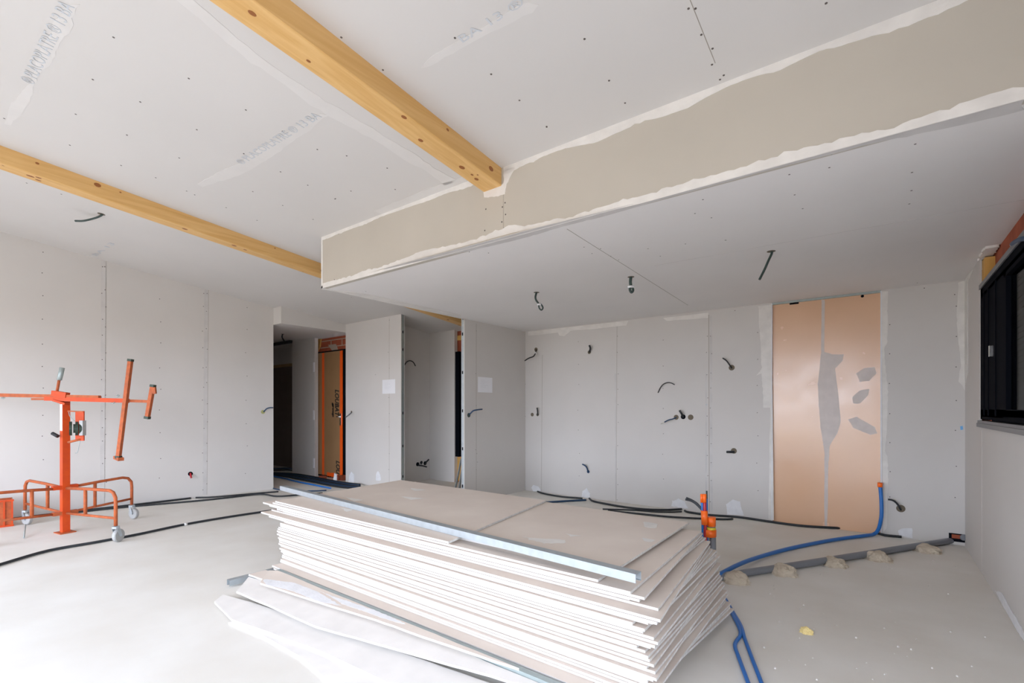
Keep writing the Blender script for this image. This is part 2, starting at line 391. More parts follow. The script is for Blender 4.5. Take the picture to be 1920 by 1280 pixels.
nC = Vector((0, -CS, -1)).normalized(); nK = (0, -1, 0); nS = (0, 0, -1)
# kitchen wall joints
for x, ya, yb in ((1017, 665, 921), (1157, 612, 941)): vseam(kw, pK, x, ya, yb, nK, .004, 'seam', x-2)
vseam(kw, pK, 1329, 590, 960, nK, .006, 'seam', 1330)
vseam(kw, pK, 1333, 592, 960, nK, .03, 'tape', 1334)
for x in (1154, 1324): vseam(kw, pK, x, 700, 930, nK, .018, 'tape')
rs = random.Random(3); L = []
for x, y0, y1, st in ((1085, 640, 900, 42), (1243, 640, 920, 43), (1420, 620, 960, 50), (1668, 610, 980, 54), (1792, 570, 985, 60)):
    y = y0
    while y < y1: L.append((x+rs.uniform(-1.5, 1.5), y+rs.uniform(-4, 4))); y += st
for x in (1158, 1326, 1333):
    y = 630
    while y < 950: L.append((x+rs.uniform(-1.5, 1.5), y)); y += rs.uniform(28, 44)
L += [(1378, 582), (1733, 540), (1790, 552)]
screws(kw, pK, L, nK, .005)
# joint compound on the kitchen wall
patch('joint_compound', kw, pK, [(990, 621), (1178, 601), (1174, 610), (1070, 620), (1058, 630), (1049, 629), (1046, 623), (990, 629)], nK, .006, .06, seed=1, keep=(0,))
patch('joint_compound', kw, pK, [(1243, 596), (1328, 586), (1328, 596), (1250, 601)], nK, .005, .05, seed=2, keep=(0, 1))
patch('joint_compound', kw, pK, [(1421, 574), (1446, 571), (1449, 764), (1431, 764), (1428, 700), (1418, 704), (1429, 688), (1425, 620)], nK, .012, .05, seed=3, keep=(0, 1))
patch('joint_compound', kw, pK, [(1449, 764), (1444, 764), (1441, 972), (1451, 975)], nK, .004, .08, seed=4, keep=(3,))
patch('joint_compound', kw, pK, [(1653, 546), (1665, 546), (1664, 640), (1659, 650), (1664, 740), (1661, 850), (1666, 900), (1662, 990), (1656, 998)], nK, .01, .05, 'plaster', seed=5, keep=(8,))
patch('joint_compound', kw, pK, [(1796, 530), (1809, 526), (1811, 735), (1804, 722), (1797, 715), (1801, 690), (1795, 600)], nK, .008, .05, seed=6, keep=(1,))
for i, px in enumerate(([(1000, 921), (996, 914), (1000, 909), (1010, 912), (1014, 920)], [(1090, 932), (1092, 920), (1100, 914), (1107, 925), (1106, 934)],
        [(1257, 950), (1260, 938), (1272, 934), (1284, 940), (1290, 953)], [(1363, 965), (1361, 945), (1374, 936), (1388, 940), (1395, 966)], [(1686, 1004), (1684, 994), (1695, 990), (1710, 990), (1711, 1009)])):
    patch('floor_filler', kw, pK, px, nK, .01, .03, 'plaster_w', seed=10+i, keep=())
# grey plaster on the peach panel
pP = lambda x, y: onY(x, y, KW+.028)
for i, px in enumerate(([(1540, 562), (1546, 562), (1546, 660), (1560, 664), (1582, 664), (1580, 676), (1566, 690), (1572, 740), (1576, 790), (1570, 812), (1556, 835), (1553, 870), (1551, 986), (1546, 985), (1546, 850), (1538, 800), (1535, 760), (1533, 720), (1537, 690), (1540, 660)],
        [(1605, 700), (1620, 690), (1640, 688), (1643, 700), (1630, 714), (1612, 716)], [(1598, 745), (1612, 732), (1630, 729), (1628, 740), (1612, 756), (1600, 756)],
        [(1590, 786), (1606, 781), (1640, 800), (1645, 812), (1632, 815), (1600, 802)])):
    patch('plaster_smear', pc, pP, px, nK, .004, .04, 'greyplaster', th=.001, seed=20+i)
bm = NB(); box(bm, (onY(1480, 572, KW).x, KW+.02, 2.412), (onY(1497, 570, KW).x, KW+.028, 2.428)); a = onY(1617, 555, KW+.027)
disc(bm, (a.x, KW+.027, 2.415), nK, .014); link('notch', bm, 'dark', pc)
# broken hole at floor for the waste pipe
bm = NB(); a = onY(1779, 1004, KW); b = onY(1811, 1008, KW)
box(bm, (a.x, KW-.003, .03), (b.x, KW+.002, .105)); link('pipe_opening', bm, 'dark', kw)
bm = NB(); box(bm, (a.x+.02, KW-.005, .06), (b.x-.02, KW-.002, .095)); link('exposed_brick', bm, 'brick', kw)
# right wall
vseam(pwr := wr, pR, 1841, 806, 1068, (-1, 0, 0), .012, 'plaster')
patch('joint_compound', wr, pR, [(1808, 530), (1813, 520), (1825, 505), (1830, 495), (1823, 512), (1815, 530), (1815, 700), (1810, 722)], (-1, 0, 0), .01, .05, 'plaster', seed=31)
patch('floor_filler', wr, pR, [(1866, 1107), (1878, 1110), (1900, 1150), (1925, 1190), (1925, 1212)], (-1, 0, 0), .01, .05, 'plaster_w', seed=32)
# partition
vseam(w3, p3, 893, 607, 922, (1, 0, 0), .004)
screws(w3, p3, [(893, 620), (892, 700), (893, 760), (892, 843), (893, 880), (894, 850), (986, 650), (986, 690), (985, 720), (985, 780), (895, 866)], (1, 0, 0), .005)
# middle wall
vseam(w2, p2, 730, 596, 904, nK, .004)
screws(w2, p2, [(730, 600), (704, 702), (728, 660), (730, 690), (729, 745), (730, 775), (729, 800), (730, 850), (729, 880)], nK, .006)
for i, px in enumerate(([(653, 905), (655, 890), (659, 884), (664, 890), (664, 905)], [(705, 900), (706, 887), (709, 883), (712, 888), (714, 900)])): patch('floor_filler', w2, p2, px, nK, .01, .03, 'plaster_w', seed=40+i)
vseam(hallw, lambda x, y: onY(x, y, 4.93), 591, 664, 893, nK, .02, 'plaster')
# left wall
for x, y0, y1 in ((193, 487, 946), (385, 540, 927)):
    vseam(wl, onL, x+2, y0, y1, LN, .05, 'ink2' if 0 else 'tape', x-1); vseam(wl, onL, x+6, y0, y1, LN, .004, 'seam', x+3)
L = []
for x, y0, y1, st in ((80, 468, 935, 44), (300, 520, 935, 42), (462, 575, 900, 44)):
    y = y0
    while y < y1: L.append((x+rs.uniform(-2, 2), y+rs.uniform(-5, 5))); y += st
for x in (191, 198, 381, 388):
    y = 500 if x < 300 else 550
    while y < 930: L.append((x+rs.uniform(-1.5, 1.5), y)); y += rs.uniform(24, 50)
screws(wl, onL, L, LN, .006)
# bulkhead
vseam(fascia, pF, 944, 362, 432, nK, .003)
screws(fascia, pF, [(947, 353), (911, 392), (947, 380), (942, 388), (948, 402), (941, 416), (945, 428), (909, 432), (635, 438), (1402+80, 294), (1405, 315), (1808, 197), (627, 524)], nK, .006)
def band(par, plane, nrm, line, other, amp, seed, m='plaster'):
    patch('joint_compound', par, plane, line+other[::-1], nrm, amp, .05, m, seed=seed, keep=tuple(range(len(line)-1)))
yT = lambda x: HZ-(CZ-CH)*F/(BY/ray(x, HZ).y)
for xs_, dys, sd in (((603, 640, 720, 800, 905), (5, 7, 5, 8, 9), 51), ((944, 1000, 1060, 1120, 1200, 1290, 1370, 1450, 1550, 1650, 1740, 1860), (16, 12, 9, 20, 16, 22, 10, 17, 11, 22, 25, 20), 52)):
    band(fascia, pF, nK, [(x, yT(x)) for x in xs_], [(x, yT(x)+d) for x, d in zip(xs_, dys)], .012, sd)
band(fascia, pF, nK, [(603, 540), (720, 503), (960, 437), (1200, 382), (1500, 300), (1920, 186)], [(603, 534), (720, 497), (780, 474), (830, 462), (900, 444), (960, 422), (1010, 418), (1060, 410), (1160, 378), (1280, 345), (1400, 312), (1560, 268), (1660, 244), (1780, 206), (1920, 164)], .02, 53)
patch('joint_compound', fascia, pF, [(906, 355), (944, 344), (945, 316), (968, 308), (962, 322), (950, 345), (947, 364), (930, 368), (908, 370)], nK, .006, .03, seed=54)
bm = NB(); box(bm, (BX-.004, BY-.004, SZ-.004), (BX+.02, BY, 2.97)); box(bm, (BX-.004, BY-.004, SZ-.004), (.62, BY, SZ+.018)); box(bm, (BX-.006, BY-.004, SZ-.004), (BX+.02, 4.72, SZ)); link('corner_bead', bm, 'plaster', fascia)
# lowered ceiling joints
a, b = pS(1063, 429), pS(1300, 575)
vseam(soffit, pS, 1063, 429, 572, nS, .004, 'seam', 1290)
vseam(soffit, pS, 1227, 498, 374, nS, .003, 'tape', 1920)
screws(soffit, pS, [(880, 472), (916, 474), (1095, 463), (1110, 475), (1126, 466), (1145, 480), (1160, 487), (1215, 466), (1238, 480), (1285, 457), (1361, 450), (1303, 400), (1318, 374), (1334, 408), (1360, 450), (1505, 391), (1490, 365), (1555, 314), (1559, 289), (1480, 327), (1673, 257), (1716, 270), (1710, 323), (1709, 357), (1705, 382), (1800, 222), (659, 557), (686, 546), (1720, 530), (1012, 436)], nS, .005)
band(soffit, pS, nS, [(720, 503), (1000, 428), (1300, 354), (1600, 272), (1920, 186)], [(720, 504), (880, 470), (1000, 440), (1100, 412), (1300, 357), (1600, 277), (1700, 256), (1920, 205)], .01, 61, 'tape')
band(soffit, pS, nS, [(603, 541), (864, 597)], [(603, 542), (680, 549), (864, 590)], .006, 62)
# main ceiling: screws, sanded joints, printed text
L = [(127, 21), (213, 70), (349, 13), (450, 88), (174, 149), (354, 147), (263, 191), (142, 214), (8, 222), (461, 206), (369, 243), (238, 253), (131, 272), (530, 246), (543, 251), (457, 288), (473, 290), (227, 310), (336, 296), (292, 333), (595, 280), (526, 322), (577, 347), (404, 329), (417, 333), (350, 358), (365, 365), (474, 359), (629, 372), (424, 389), (530, 385), (587, 411), (482, 413), (50, 343), (115, 364),
     (640, 70), (718, 131), (853, 71), (921, 139), (974, 188), (1025, 238), (726, 315), (628, 373), (658, 358), (777, 301), (1096, 73), (1142, 151), (1172, 193), (1193, 221), (1057, 274), (1291, 16), (1304, 16), (1315, 65), (1336, 91), (1335, 121), (1357, 141), (1350, 149), (1549, 6), (1192, 222), (650, 292), (741, 355), (1025, 237)]
screws(ceiling, pC, L, nC, .006)
vseam(ceiling, pC, 1294, 0, 118, nC, .003, 'seam', 1341)
def cpatch(px, seed, amp=.02, m='plaster', step=.08): patch('joint_compound', ceiling, pC, px, nC, amp, step, m, th=.0015, seed=seed)
M['ceilp'] = mat('sanded_joint', (.735, .71, .68), .85, nscale=6, namt=.02)
cpatch([(320, -10), (352, -10), (480, 100), (610, 190), (700, 240), (860, 340), (840, 350), (680, 252), (600, 205), (470, 118)], 70, .02, 'ceilp')
cpatch([(125, 8), (150, 8), (62, 170), (20, 235), (8, 232), (50, 160)], 71, .015, 'ceilp')
cpatch([(450, 305), (600, 212), (618, 216), (470, 318), (380, 350), (370, 345)], 72, .015, 'ceilp')
cpatch([(810, 105), (870, 68), (990, 5), (1010, 8), (920, 60), (850, 100), (790, 128)], 73, .02, 'ceilp')
cpatch([(720, 402), (860, 352), (875, 340), (872, 330), (800, 355), (700, 395)], 74, .01, 'ceilp')
def text(name, body, parent, base, ex, ey, size, m, length=None, shear=0, sx=1.0, bold=0.0):
    cu = bpy.data.curves.new(name, 'FONT'); cu.body = body; cu.size = size; cu.shear = shear; cu.extrude = .0004; cu.offset = bold; cu.resolution_u = 2
    ob = bpy.data.objects.new(name, cu); COL.objects.link(ob); bpy.context.view_layer.update()
    me = bpy.data.meshes.new_from_object(ob.evaluated_get(bpy.context.evaluated_depsgraph_get()))
    xs = [v.co.x for v in me.vertices]; wd = max(xs)-min(xs); x0 = min(xs); k = (length/wd) if length else sx
    ex = Vector(ex).normalized(); ey = Vector(ey).normalized(); ez = ex.cross(ey); base = Vector(base); pw = Vector(parent['_w'])
    for v in me.vertices:
        c = v.co.copy(); v.co = base+ex*(c.x-x0)*k+ey*c.y+ez*(c.z+.0006)-pw
    bpy.data.objects.remove(ob); me.materials.clear(); me.materials.append(M[m])
    o = bpy.data.objects.new(name, me); COL.objects.link(o); o.parent = parent; o['_w'] = list(pw); return o
eyc = Vector((0, -1, CS))
def ctext(body, pa, pb, m='ink2', size=.07):
    a = onC(*pa, .002); b = onC(*pb, .002); ex = (b-a); text('printed_text', body, ceiling, a, ex, ex.cross(Vector((0, CS, 1))).normalized(), size, m, ex.length)
ctext('® PLACOPLATRE ® 13 BA', (455, 309), (604, 219), 'ink2', .08)
ctext('® PLACOPLATRE ® 13 BA', (63, 160), (140, 14), 'ink2', .08)
ctext('BA 13 ®', (868, 80), (985, 8), 'ink2', .06)
ctext('BA 13', (181, 480), (216, 457), 'ink2', .07)
text('printed_text', '®', kw, onY(1323, 760, KW), (1, 0, 0), (0, 0, 1), .03, 'ink')
bm = NB(); disc(bm, onX(1803+9, 802, RX)+Vector((0, 0, 0)), (-1, 0, 0), .001); bm.free()
o = patch('blue_mark', kw, pK, [(1800, 799), (1805, 798), (1806, 805), (1801, 806)], nK, .001, .01, 'cyan')

# ================================================================== BEAMS
def beam(xr, wd, h, y0, y1, label, knots):
    z0 = CZ+CS*(CY-y0); z1 = CZ+CS*(CY-y1); c = (xr-wd/2, y1, z1-h)
    bm = NB(); v = []
    for y, z in ((y0, z0), (y1, z1)):
        for x, dz in ((xr, .03), (xr, -h), (xr-wd, -h), (xr-wd, .03)): v.append(bm.verts.new((x, y, z+dz)))
    for q in ((0,1,5,4),(1,2,6,5),(2,3,7,6),(3,0,4,7),(0,3,2,1),(4,5,6,7)): bm.faces.new([v[i] for i in q])
    bmesh.ops.bevel(bm, geom=[e for e in bm.edges if abs(e.verts[0].co.y-e.verts[1].co.y) > .5], offset=.004, segments=1, affect='EDGES')
    o = link('ceiling_beam', bm, 'timber', origin=c); tag(o, label, 'beam')
    bm = NB()
    for side, t, f, r in knots:
        y = y0+(y1-y0)*t; z = CZ+CS*(CY-y)
        cpt = Vector((xr, y, z-h*f)) if side else Vector((xr-wd*f, y, z-h)); n = Vector((1, 0, 0)) if side else Vector((0, -CS, -1)).normalized()
        cc = cpt; a = Vector((0, 1, -CS)); b = n.cross(a)
        k = 10; vs = [bm.verts.new(cc+n*.0008+a*math.cos(6.283*i/k)*r*1.3+b*math.sin(6.283*i/k)*r*.9) for i in range(k)]; bm.faces.new(vs)
    kn = link('knots', bm, 'knot', o, kind='stuff')
    return o
rk = random.Random(5)
def kn(n): return [(rk.random() < .5, rk.random(), rk.uniform(.15, .85), rk.choice((.006, .009, .014, .018))) for _ in range(n)]
beam(-5.04, .14, .125, -2.25, 6.0, 'long pale timber beam under the ceiling, running behind the plastered bulkhead', kn(44))
beam(-2.11, .165, .125, -2.25, BY-.0015+.0, 'thick pale timber beam under the ceiling, ending against the plastered bulkhead', kn(28))

# ================================================================== PLASTERBOARD STACK
def interp(tb, z):
    tb = sorted(tb)
    if z <= tb[0][0]: return tb[0][1]
    for (a, va), (b, vb) in zip(tb, tb[1:]):
        if z <= b: return va+(vb-va)*(z-a)/(b-a)
    return tb[-1][1]
NEARX = [(0, -.86), (.08, -.80), (.15, -.72), (.165, -.76), (.187, -.70), (.21, -.74), (.24, -.74), (.27, -.765), (.30, -.74), (.32, -.73), (.335, -.75), (.36, -.785), (.385, -.745), (.41, -.73), (.437, -.705), (.455, -.77), (.48, -.80), (.49, -.78), (.52, -.79)]
FARX = [(0, -.69), (.05, -.715), (.1, -.73), (.145, -.747), (.212, -.775), (.267, -.79), (.35, -.785), (.40, -.80), (.43, -.83), (.48, -.89), (.52, -.91)]
LEFTX = [(0, -3.60), (.02, -3.70), (.05, -3.62), (.09, -3.68), (.2, -3.72), (.26, -3.76), (.3, -3.78), (.36, -3.72), (.39, -3.68), (.41, -3.72), (.425, -3.97), (.45, -3.93), (.47, -3.78), (.49, -3.97), (.505, -4.02), (.52, -3.9)]
def sheet(pts, z, label, th=.0116, face='pboard', group='plasterboard sheets in the stack', name='plasterboard_sheet', dz=None, edge='pedge', end='pend'):
    """pts: near-left, near-right, far-right, far-left (x, y)"""
    dz = dz or [0, 0, 0, 0]; c = (sum(p[0] for p in pts)/4, sum(p[1] for p in pts)/4, z)
    bm = NB(); NS = 12
    def P(s, t):
        a = Vector((*pts[0], dz[0])).lerp(Vector((*pts[1], dz[1])), s); b = Vector((*pts[3], dz[3])).lerp(Vector((*pts[2], dz[2])), s); return a.lerp(b, t)
    top = [[bm.verts.new(P(i/NS, t)+Vector((0, 0, z+th))) for t in (0, 1)] for i in range(NS+1)]
    bot = [[bm.verts.new(P(i/NS, t)+Vector((0, 0, z))) for t in (0, 1)] for i in range(NS+1)]
    for i in range(NS):
        for q, mi in (((top[i][0], top[i+1][0], top[i+1][1], top[i][1]), 0), ((bot[i][0], bot[i][1], bot[i+1][1], bot[i+1][0]), 0),
                      ((bot[i][0], bot[i+1][0], top[i+1][0], top[i][0]), 1), ((bot[i][1], top[i][1], top[i+1][1], bot[i+1][1]), 1)):
            f = bm.faces.new(q); f.material_index = mi
    for i in (0, NS): f = bm.faces.new((bot[i][0], bot[i][1], top[i][1], top[i][0])); f.material_index = 2
    o = link(name, bm, [face, edge, end], origin=c)
    return tag(o, label, 'plasterboard', group)
rs2 = random.Random(11)
PIT = .0137; N = 34; Z0 = .055; YN = {}
ordn = lambda n: f"{n}{'th' if 10 <= n % 100 <= 20 else {1:'st',2:'nd',3:'rd'}.get(n % 10,'th')}"
stacktop = 0
for i in range(N):
    z = Z0+i*PIT
    zt = z+.006
    j = lambda a: rs2.uniform(-a, a)
    xl = interp(LEFTX, zt)+j(.012); xn = interp(NEARX, zt)+j(.02); xf = interp(FARX, zt)+j(.02)
    yn = 1.905+j(.009); yf = 3.12+j(.02)
    if i in (0, 1): yn = 1.81+.004*i
    if i in (2, 3): yn = 1.885
    if i in (4, 5): yn = 1.905
    if i == 9: yn = 1.888
    if i == 15: yn = 1.918
    if i in (26, 27): yn = 1.872
    if i in (28, 29): yn = 1.94
    if i in (30, 31): yn = 1.915
    if i in (16, 23): xn -= .05
    if i == 29: xn -= .09; xl = -3.74
    if i == 32: xn = -.83; xf = -.885; yn = 1.905
    if i == 33: xn = -.985; xf = -1.05; xl = -3.86; yn = 1.915; yf = 3.10
    YN[i] = yn
    n = N-i+2
    SH = sheet([(xl, yn), (xn, yn), (xf, yf), (xl+j(.02), yf)], z, f'grey-faced plasterboard sheet with white long edge in the stack, {ordn(n)} layer from the top')
ztop = Z0+N*PIT
# top two pieces
a = ztop
sheet([(-2.55, 2.02), (-.965, 2.02), (-.985, 3.185), (-2.6, 3.20)], a, 'right-hand sheet on top of the stack, scuffed with white plaster')
sheet([(-3.76, 1.885), (-1.865, 1.88), (-2.09, 3.19), (-3.85, 3.205)], a+.0137, 'left-hand topmost sheet of the stack, overlapping its neighbour')
TOPZ = a+.0137+.0122
# white scuffs on top sheets
S = bpy.data.objects.get('plasterboard_sheet.034')
def scuff(px, z, seed, par): patch('plaster_scuff', par, lambda x, y: onZ(x, y, z), px, (0, 0, 1), .012, .03, 'plaster', th=.0005, seed=seed, off=.0003)
if S:
    zz = a+.0122
    for i, px in enumerate(([(980, 1006), (1060, 1012), (1058, 1018), (1020, 1019), (990, 1012)], [(1208, 978), (1232, 982), (1228, 990), (1210, 988)], [(1205, 1008), (1228, 1012), (1222, 1016), (1208, 1014)], [(1060, 1000), (1090, 1004), (1070, 1006)])): scuff(px, zz, 80+i, S)
S2 = bpy.data.objects.get('plasterboard_sheet.035')
if S2:
    for i, px in enumerate(([(640, 930), (680, 937), (665, 940)], [(750, 930), (800, 934), (770, 937)], [(640, 952), (662, 955), (650, 959)], [(770, 915), (800, 918), (780, 920)])): scuff(px, TOPZ, 90+i, S2)
# blue prints on long edges of tapered boards
def edgeprint(x, y, ln):
    p = onY(x, y, 1.9); i = max(0, min(N-2, int((p.z-Z0)/PIT))); par = bpy.data.objects['plasterboard_sheet' if i == 0 else 'plasterboard_sheet.%03d' % i]
    z = Z0+i*PIT; bm = NB(); Y = YN[i]-.0006; rq = random.Random(int(x))
    q = p.x
    while q < p.x+ln:
        l = rq.uniform(.004, .02); box(bm, (q, Y, z+rq.uniform(.002, .004)), (q+l, Y+.0004, z+rq.uniform(.008, .0105))); q += l+rq.uniform(.003, .008)
    link('blue_print', bm, 'ink', par)
for x, y, ln in ((1114, 1129, .08), (911, 1184, .04), (1029, 1197, .06), (1110, 1252, .09), (850, 1140, .04), (918, 1083, .04)): edgeprint(x, y, ln)
# steel stud lying across the top
sa = onZ(530, 914, TOPZ+.02); sb = onZ(1197, 1082, TOPZ+.02)
def stud(p0, p1, label, w=.048, h=.036, m='steel', name='steel_stud'):
    p0 = Vector(p0); p1 = Vector(p1); c = (p0+p1)/2; d = (p1-p0).normalized(); s = d.cross(Vector((0, 0, 1))).normalized()
    bm = NB(); t = .0012
    up = Vector((0, 0, 1))
    bar(bm, p0+up*(h/2), p1+up*(h/2), w, t)                      # web on top
    for k in (-1, 1):
        bar(bm, p0+s*k*w/2, p1+s*k*w/2, t, h)
        bar(bm, p0+s*k*(w/2-.004)-up*(h/2), p1+s*k*(w/2-.004)-up*(h/2), .008, t)
    o = link(name, bm, m, origin=c); return tag(o, label, 'steel stud')
stud(sa, sb, 'long galvanised steel stud lying across the top of the plasterboard stack')
# scraps on the floor in front of the stack
def poly_sheet(px, z, label, face, th=.0125, amp=.004, dz=0):
    pts = [onZ(x, y, z+th) for x, y in px]; pts = [Vector((p.x, min(p.y, 1.76), z)) for p in pts]
    c = sum(pts, Vector((0, 0, 0)))/len(pts)
    pts = ragged(pts, amp, .12, int(c.x*100) % 97)
    bm = NB(); slab(bm, pts, (0, 0, 1), th, 0, 1); tri(bm)
    o = link('plasterboard_offcut', bm, [face, 'pedge'], origin=c); return tag(o, label, 'offcut', 'plasterboard offcuts on the floor')
poly_sheet([(428, 1166), (480, 1158), (1010, 1345), (700, 1352), (560, 1228), (495, 1192)], .001, 'lowest white plasterboard offcut, running out of the bottom of the picture', 'pwhite')
poly_sheet([(402, 1127), (418, 1114), (470, 1128), (1180, 1345), (880, 1350), (600, 1219), (434, 1160)], .0145, 'long white offcut whose pointed end reaches furthest left', 'pwhite')
poly_sheet([(443, 1108), (466, 1081), (700, 1120), (1260, 1300), (1180, 1345), (970, 1280), (592, 1173)], .053, 'broad white offcut beside the stack, propped on the steel stud', 'pwhite')
poly_sheet([(466, 1076), (498, 1068), (690, 1118), (660, 1136), (486, 1083)], .068, 'small grey offcut end sticking out under the scuffed strip', 'pboard')
poly_sheet([(488, 1092), (504, 1069), (524, 1068), (760, 1158), (990, 1240), (900, 1228), (720, 1166)], .082, 'grey offcut strip scuffed with plaster along the foot of the stack', 'pboard')
pz = lambda x, y: onZ(x, y, .0945)
So = bpy.data.objects['plasterboard_offcut.004']
for i, px in enumerate(([(495, 1086), (550, 1092), (600, 1112), (640, 1135), (600, 1128), (550, 1108), (500, 1096)], [(600, 1108), (650, 1125), (700, 1142), (760, 1170), (700, 1152), (640, 1132)])): patch('plaster_scuff', So, pz, px, (0, 0, 1), .012, .03, 'plaster_w', th=.0005, seed=95+i)
c0 = onZ(428, 1089, .045); stud((c0.x, c0.y, .033), (c0.x+.06, 3.0, .033), 'steel stud under the stack, its end poking out left of the white offcuts', .045, .038)
for k, (x, q) in enumerate(((-2.3, 'middle'), (-1.1, 'right end'))): stud((x, 1.87, .033), (x, 3.0, .033), f'steel stud laid as a bearer under the {q} of the stack', .045, .038)
g0 = onZ(522, 1066, .09); g1 = onZ(1110, 1272, .09)
stud((g0.x, 1.785, .070), (-1.0, 1.78, .066), 'dull steel rail lying along the foot of the stack', .034, .03, 'steeld', 'steel_rail')

# ================================================================== HOIST
hb = onZ(122, 998, 0); D0 = 4.9
Rv = Vector((.7955, .606, 0)); Fv = Vector((-.606, .7955, 0))
hoist = thing('plasterboard_hoist', hb, 'orange plasterboard hoist on four caster legs in front of the left wall', 'board lifter')
sq = Vector((.985, .17, 0)); sq2 = Vector((-.17, .985, 0)); vh = ray(140, HZ).normalized(); Rl = Vector((-vh.y, vh.x, 0)); Rl = Rl if Rl.dot(Rv) > 0 else -Rl
def pbox(bm, c0, c1, w, d, mi=0):
    bar(bm, c0, c1, w, d, sq2, mi)
bm = NB(); ptop = onD(123, 752, 4.9).z
pbox(bm, hb+Vector((0, 0, .01)), hb+Vector((0, 0, ptop)), .062, .062)
post = link('post', bm, 'orange', hoist)
bm = NB(); bar(bm, hb, hb+Vector((0, 0, .01)), .15, .13, sq2); link('foot_plate', bm, 'orange2', hoist)
bm = NB(); f = hb-sq2*.0315; bar(bm, f+Vector((0, 0, ptop-.30)), f+Vector((0, 0, ptop-.03)), .05, .001, sq2); link('warning_sticker', bm, 'paper', post)
# caster legs
ends = {'rf': onZ(217, 1017, 0), 'rr': onZ(247, 972, 0), 'lr': onZ(47, 983, 0)}
ends['lf'] = hb+Vector((.15, -.60, 0))
ZT, ZL, RR = .475, .20, .015
for k, e in ends.items():
    top0 = hb+Vector((0, 0, ZT-.01)); d = (e-hb); L_ = d.length; d.normalize()
    leg = None
    bm = NB()
    p = [hb+d*.04+Vector((0, 0, ZT-.02)), hb+d*(L_*.5)+Vector((0, 0, ZT)), hb+d*(L_-.10)+Vector((0, 0, ZT+.01)), hb+d*(L_-.04)+Vector((0, 0, ZT-.005)), hb+d*(L_-.005)+Vector((0, 0, ZT-.05)), e+Vector((0, 0, ZT-.11)), e+Vector((0, 0, .16))]
    tube(bm, p, RR, 10)
    tube(bm, [hb+d*.04+Vector((0, 0, ZL)), e+Vector((0, 0, ZL+.03))], RR*.85, 8)
    m_ = hb+d*(L_*.42)
    tube(bm, [m_+Vector((0, 0, ZL+.012)), m_+Vector((0, 0, ZT))], RR, 8)
    leg = link('leg', bm, 'orange2', hoist)
    # caster
    tr = Vector((-d.y, d.x, 0)) if k != 'rf' else (Rv*.3+Fv).normalized().cross(Vector((0, 0, 1)))
    if k in ('rr', 'lr'): ax = Vector((.45, -1, 0)).normalized()
    else: ax = Rv.copy()
    side = Vector((-ax.y, ax.x, 0)); wc = e+side*.03+Vector((0, 0, .062))
    bm = NB(); disc(bm, wc-ax*.018, ax, .055, .006, 20, r2=.06); disc(bm, wc-ax*.012, ax, .061, .024, 20); disc(bm, wc+ax*.012, ax, .06, .006, 20, r2=.055)
    wh = link('caster_wheel', bm, 'grey', leg)
    bm = NB(); disc(bm, e+Vector((0, 0, .135)), (0, 0, 1), .03, .02, 14)
    for s in (-1, 1): bar(bm, e+Vector((0, 0, .14))+ax*.026*s, wc+ax*.026*s, .03, .003, ax)
    disc(bm, wc-ax*.03, ax, .01, .06, 8); link('caster_fork', bm, 'steel', leg)
bm = NB(); bar(bm, hb+Vector((0, 0, ZT-.03)), hb+Vector((0, 0, ZT+.01)), .2, .05, Vector((sq.x, sq.y, 0))); link('leg_socket', bm, 'orange', hoist)
bm = NB(); bar(bm, hb+Vector((0, 0, ZL-.015)), hb+Vector((0, 0, ZL+.02)), .2, .05, Vector((sq.x, sq.y, 0))); link('leg_socket', bm, 'orange2', hoist)
# stand rod under left rear caster
bm = NB(); tube(bm, [onZ(45, 1008, .008), onD(48, 983, 5.0)], .006, 6); link('brake_rod', bm, 'steeld', hoist)
# cradle
dd = 4.9
H = lambda x, y, d=dd: onD(x, y, d)
bm = NB(); bar(bm, H(100, 737), H(127, 741), .05, .055); bar(bm, H(103, 750), H(126, 757), .06, .02); head = link('tilt_head', bm, 'orange', hoist)
bm = NB(); bar(bm, H(-110, 738), H(187, 744.5), .035, .035); link('main_arm', bm, 'orange2', hoist)
bm = NB(); bar(bm, H(86, 747), H(240, 751), .04, .042, mi=0); link('telescopic_arm', bm, 'orange', hoist)
bm = NB(); bar(bm, H(60, 748), H(86, 748), .02, .02); link('extension_tube', bm, 'orange2', hoist); bm = NB(); bar(bm, H(238, 751), H(281, 752.5), .028, .028); link('extension_tube', bm, 'orange2', hoist)
def cross(a, b, w, caps=True, d2=dd):
    bm = NB(); bar(bm, H(*a, d2), H(*b, d2), w, w, Fv); o = link('cross_bar', bm, 'orange2', hoist)
    if caps:
        bm = NB(); A = H(*a, d2); B = H(*b, d2); u = (B-A).normalized()
        bar(bm, A-u*.006, A+u*.018, w+.006, w+.006, Fv); link('end_cap', bm, 'green', o); bm = NB(); bar(bm, B-u*.02, B+u*.006, w+.008, w+.008, Fv); link('end_cap', bm, 'green', o)
cross((245, 674), (222, 858), .034, d2=4.86); cross((287, 722), (276, 784), .034, d2=4.87)
bm = NB(); bar(bm, H(227, 861, 4.84), H(218, 857, 4.9), .05, .03); link('hook_end', bm, 'orange2', hoist)
bm = NB(); bar(bm, H(289, 726, 4.85), H(290, 738, 4.85), .02, .03); link('board_hook', bm, 'orange2', hoist)
bm = NB(); tube(bm, [H(106, 738), H(111, 712)], .012, 8); hd = link('tilt_handle', bm, 'orange2', hoist)
bm = NB(); tube(bm, [H(111, 712), H(113.5, 703), H(116.5, 689)], .021, 10); link('grip', bm, 'steeld', hd)
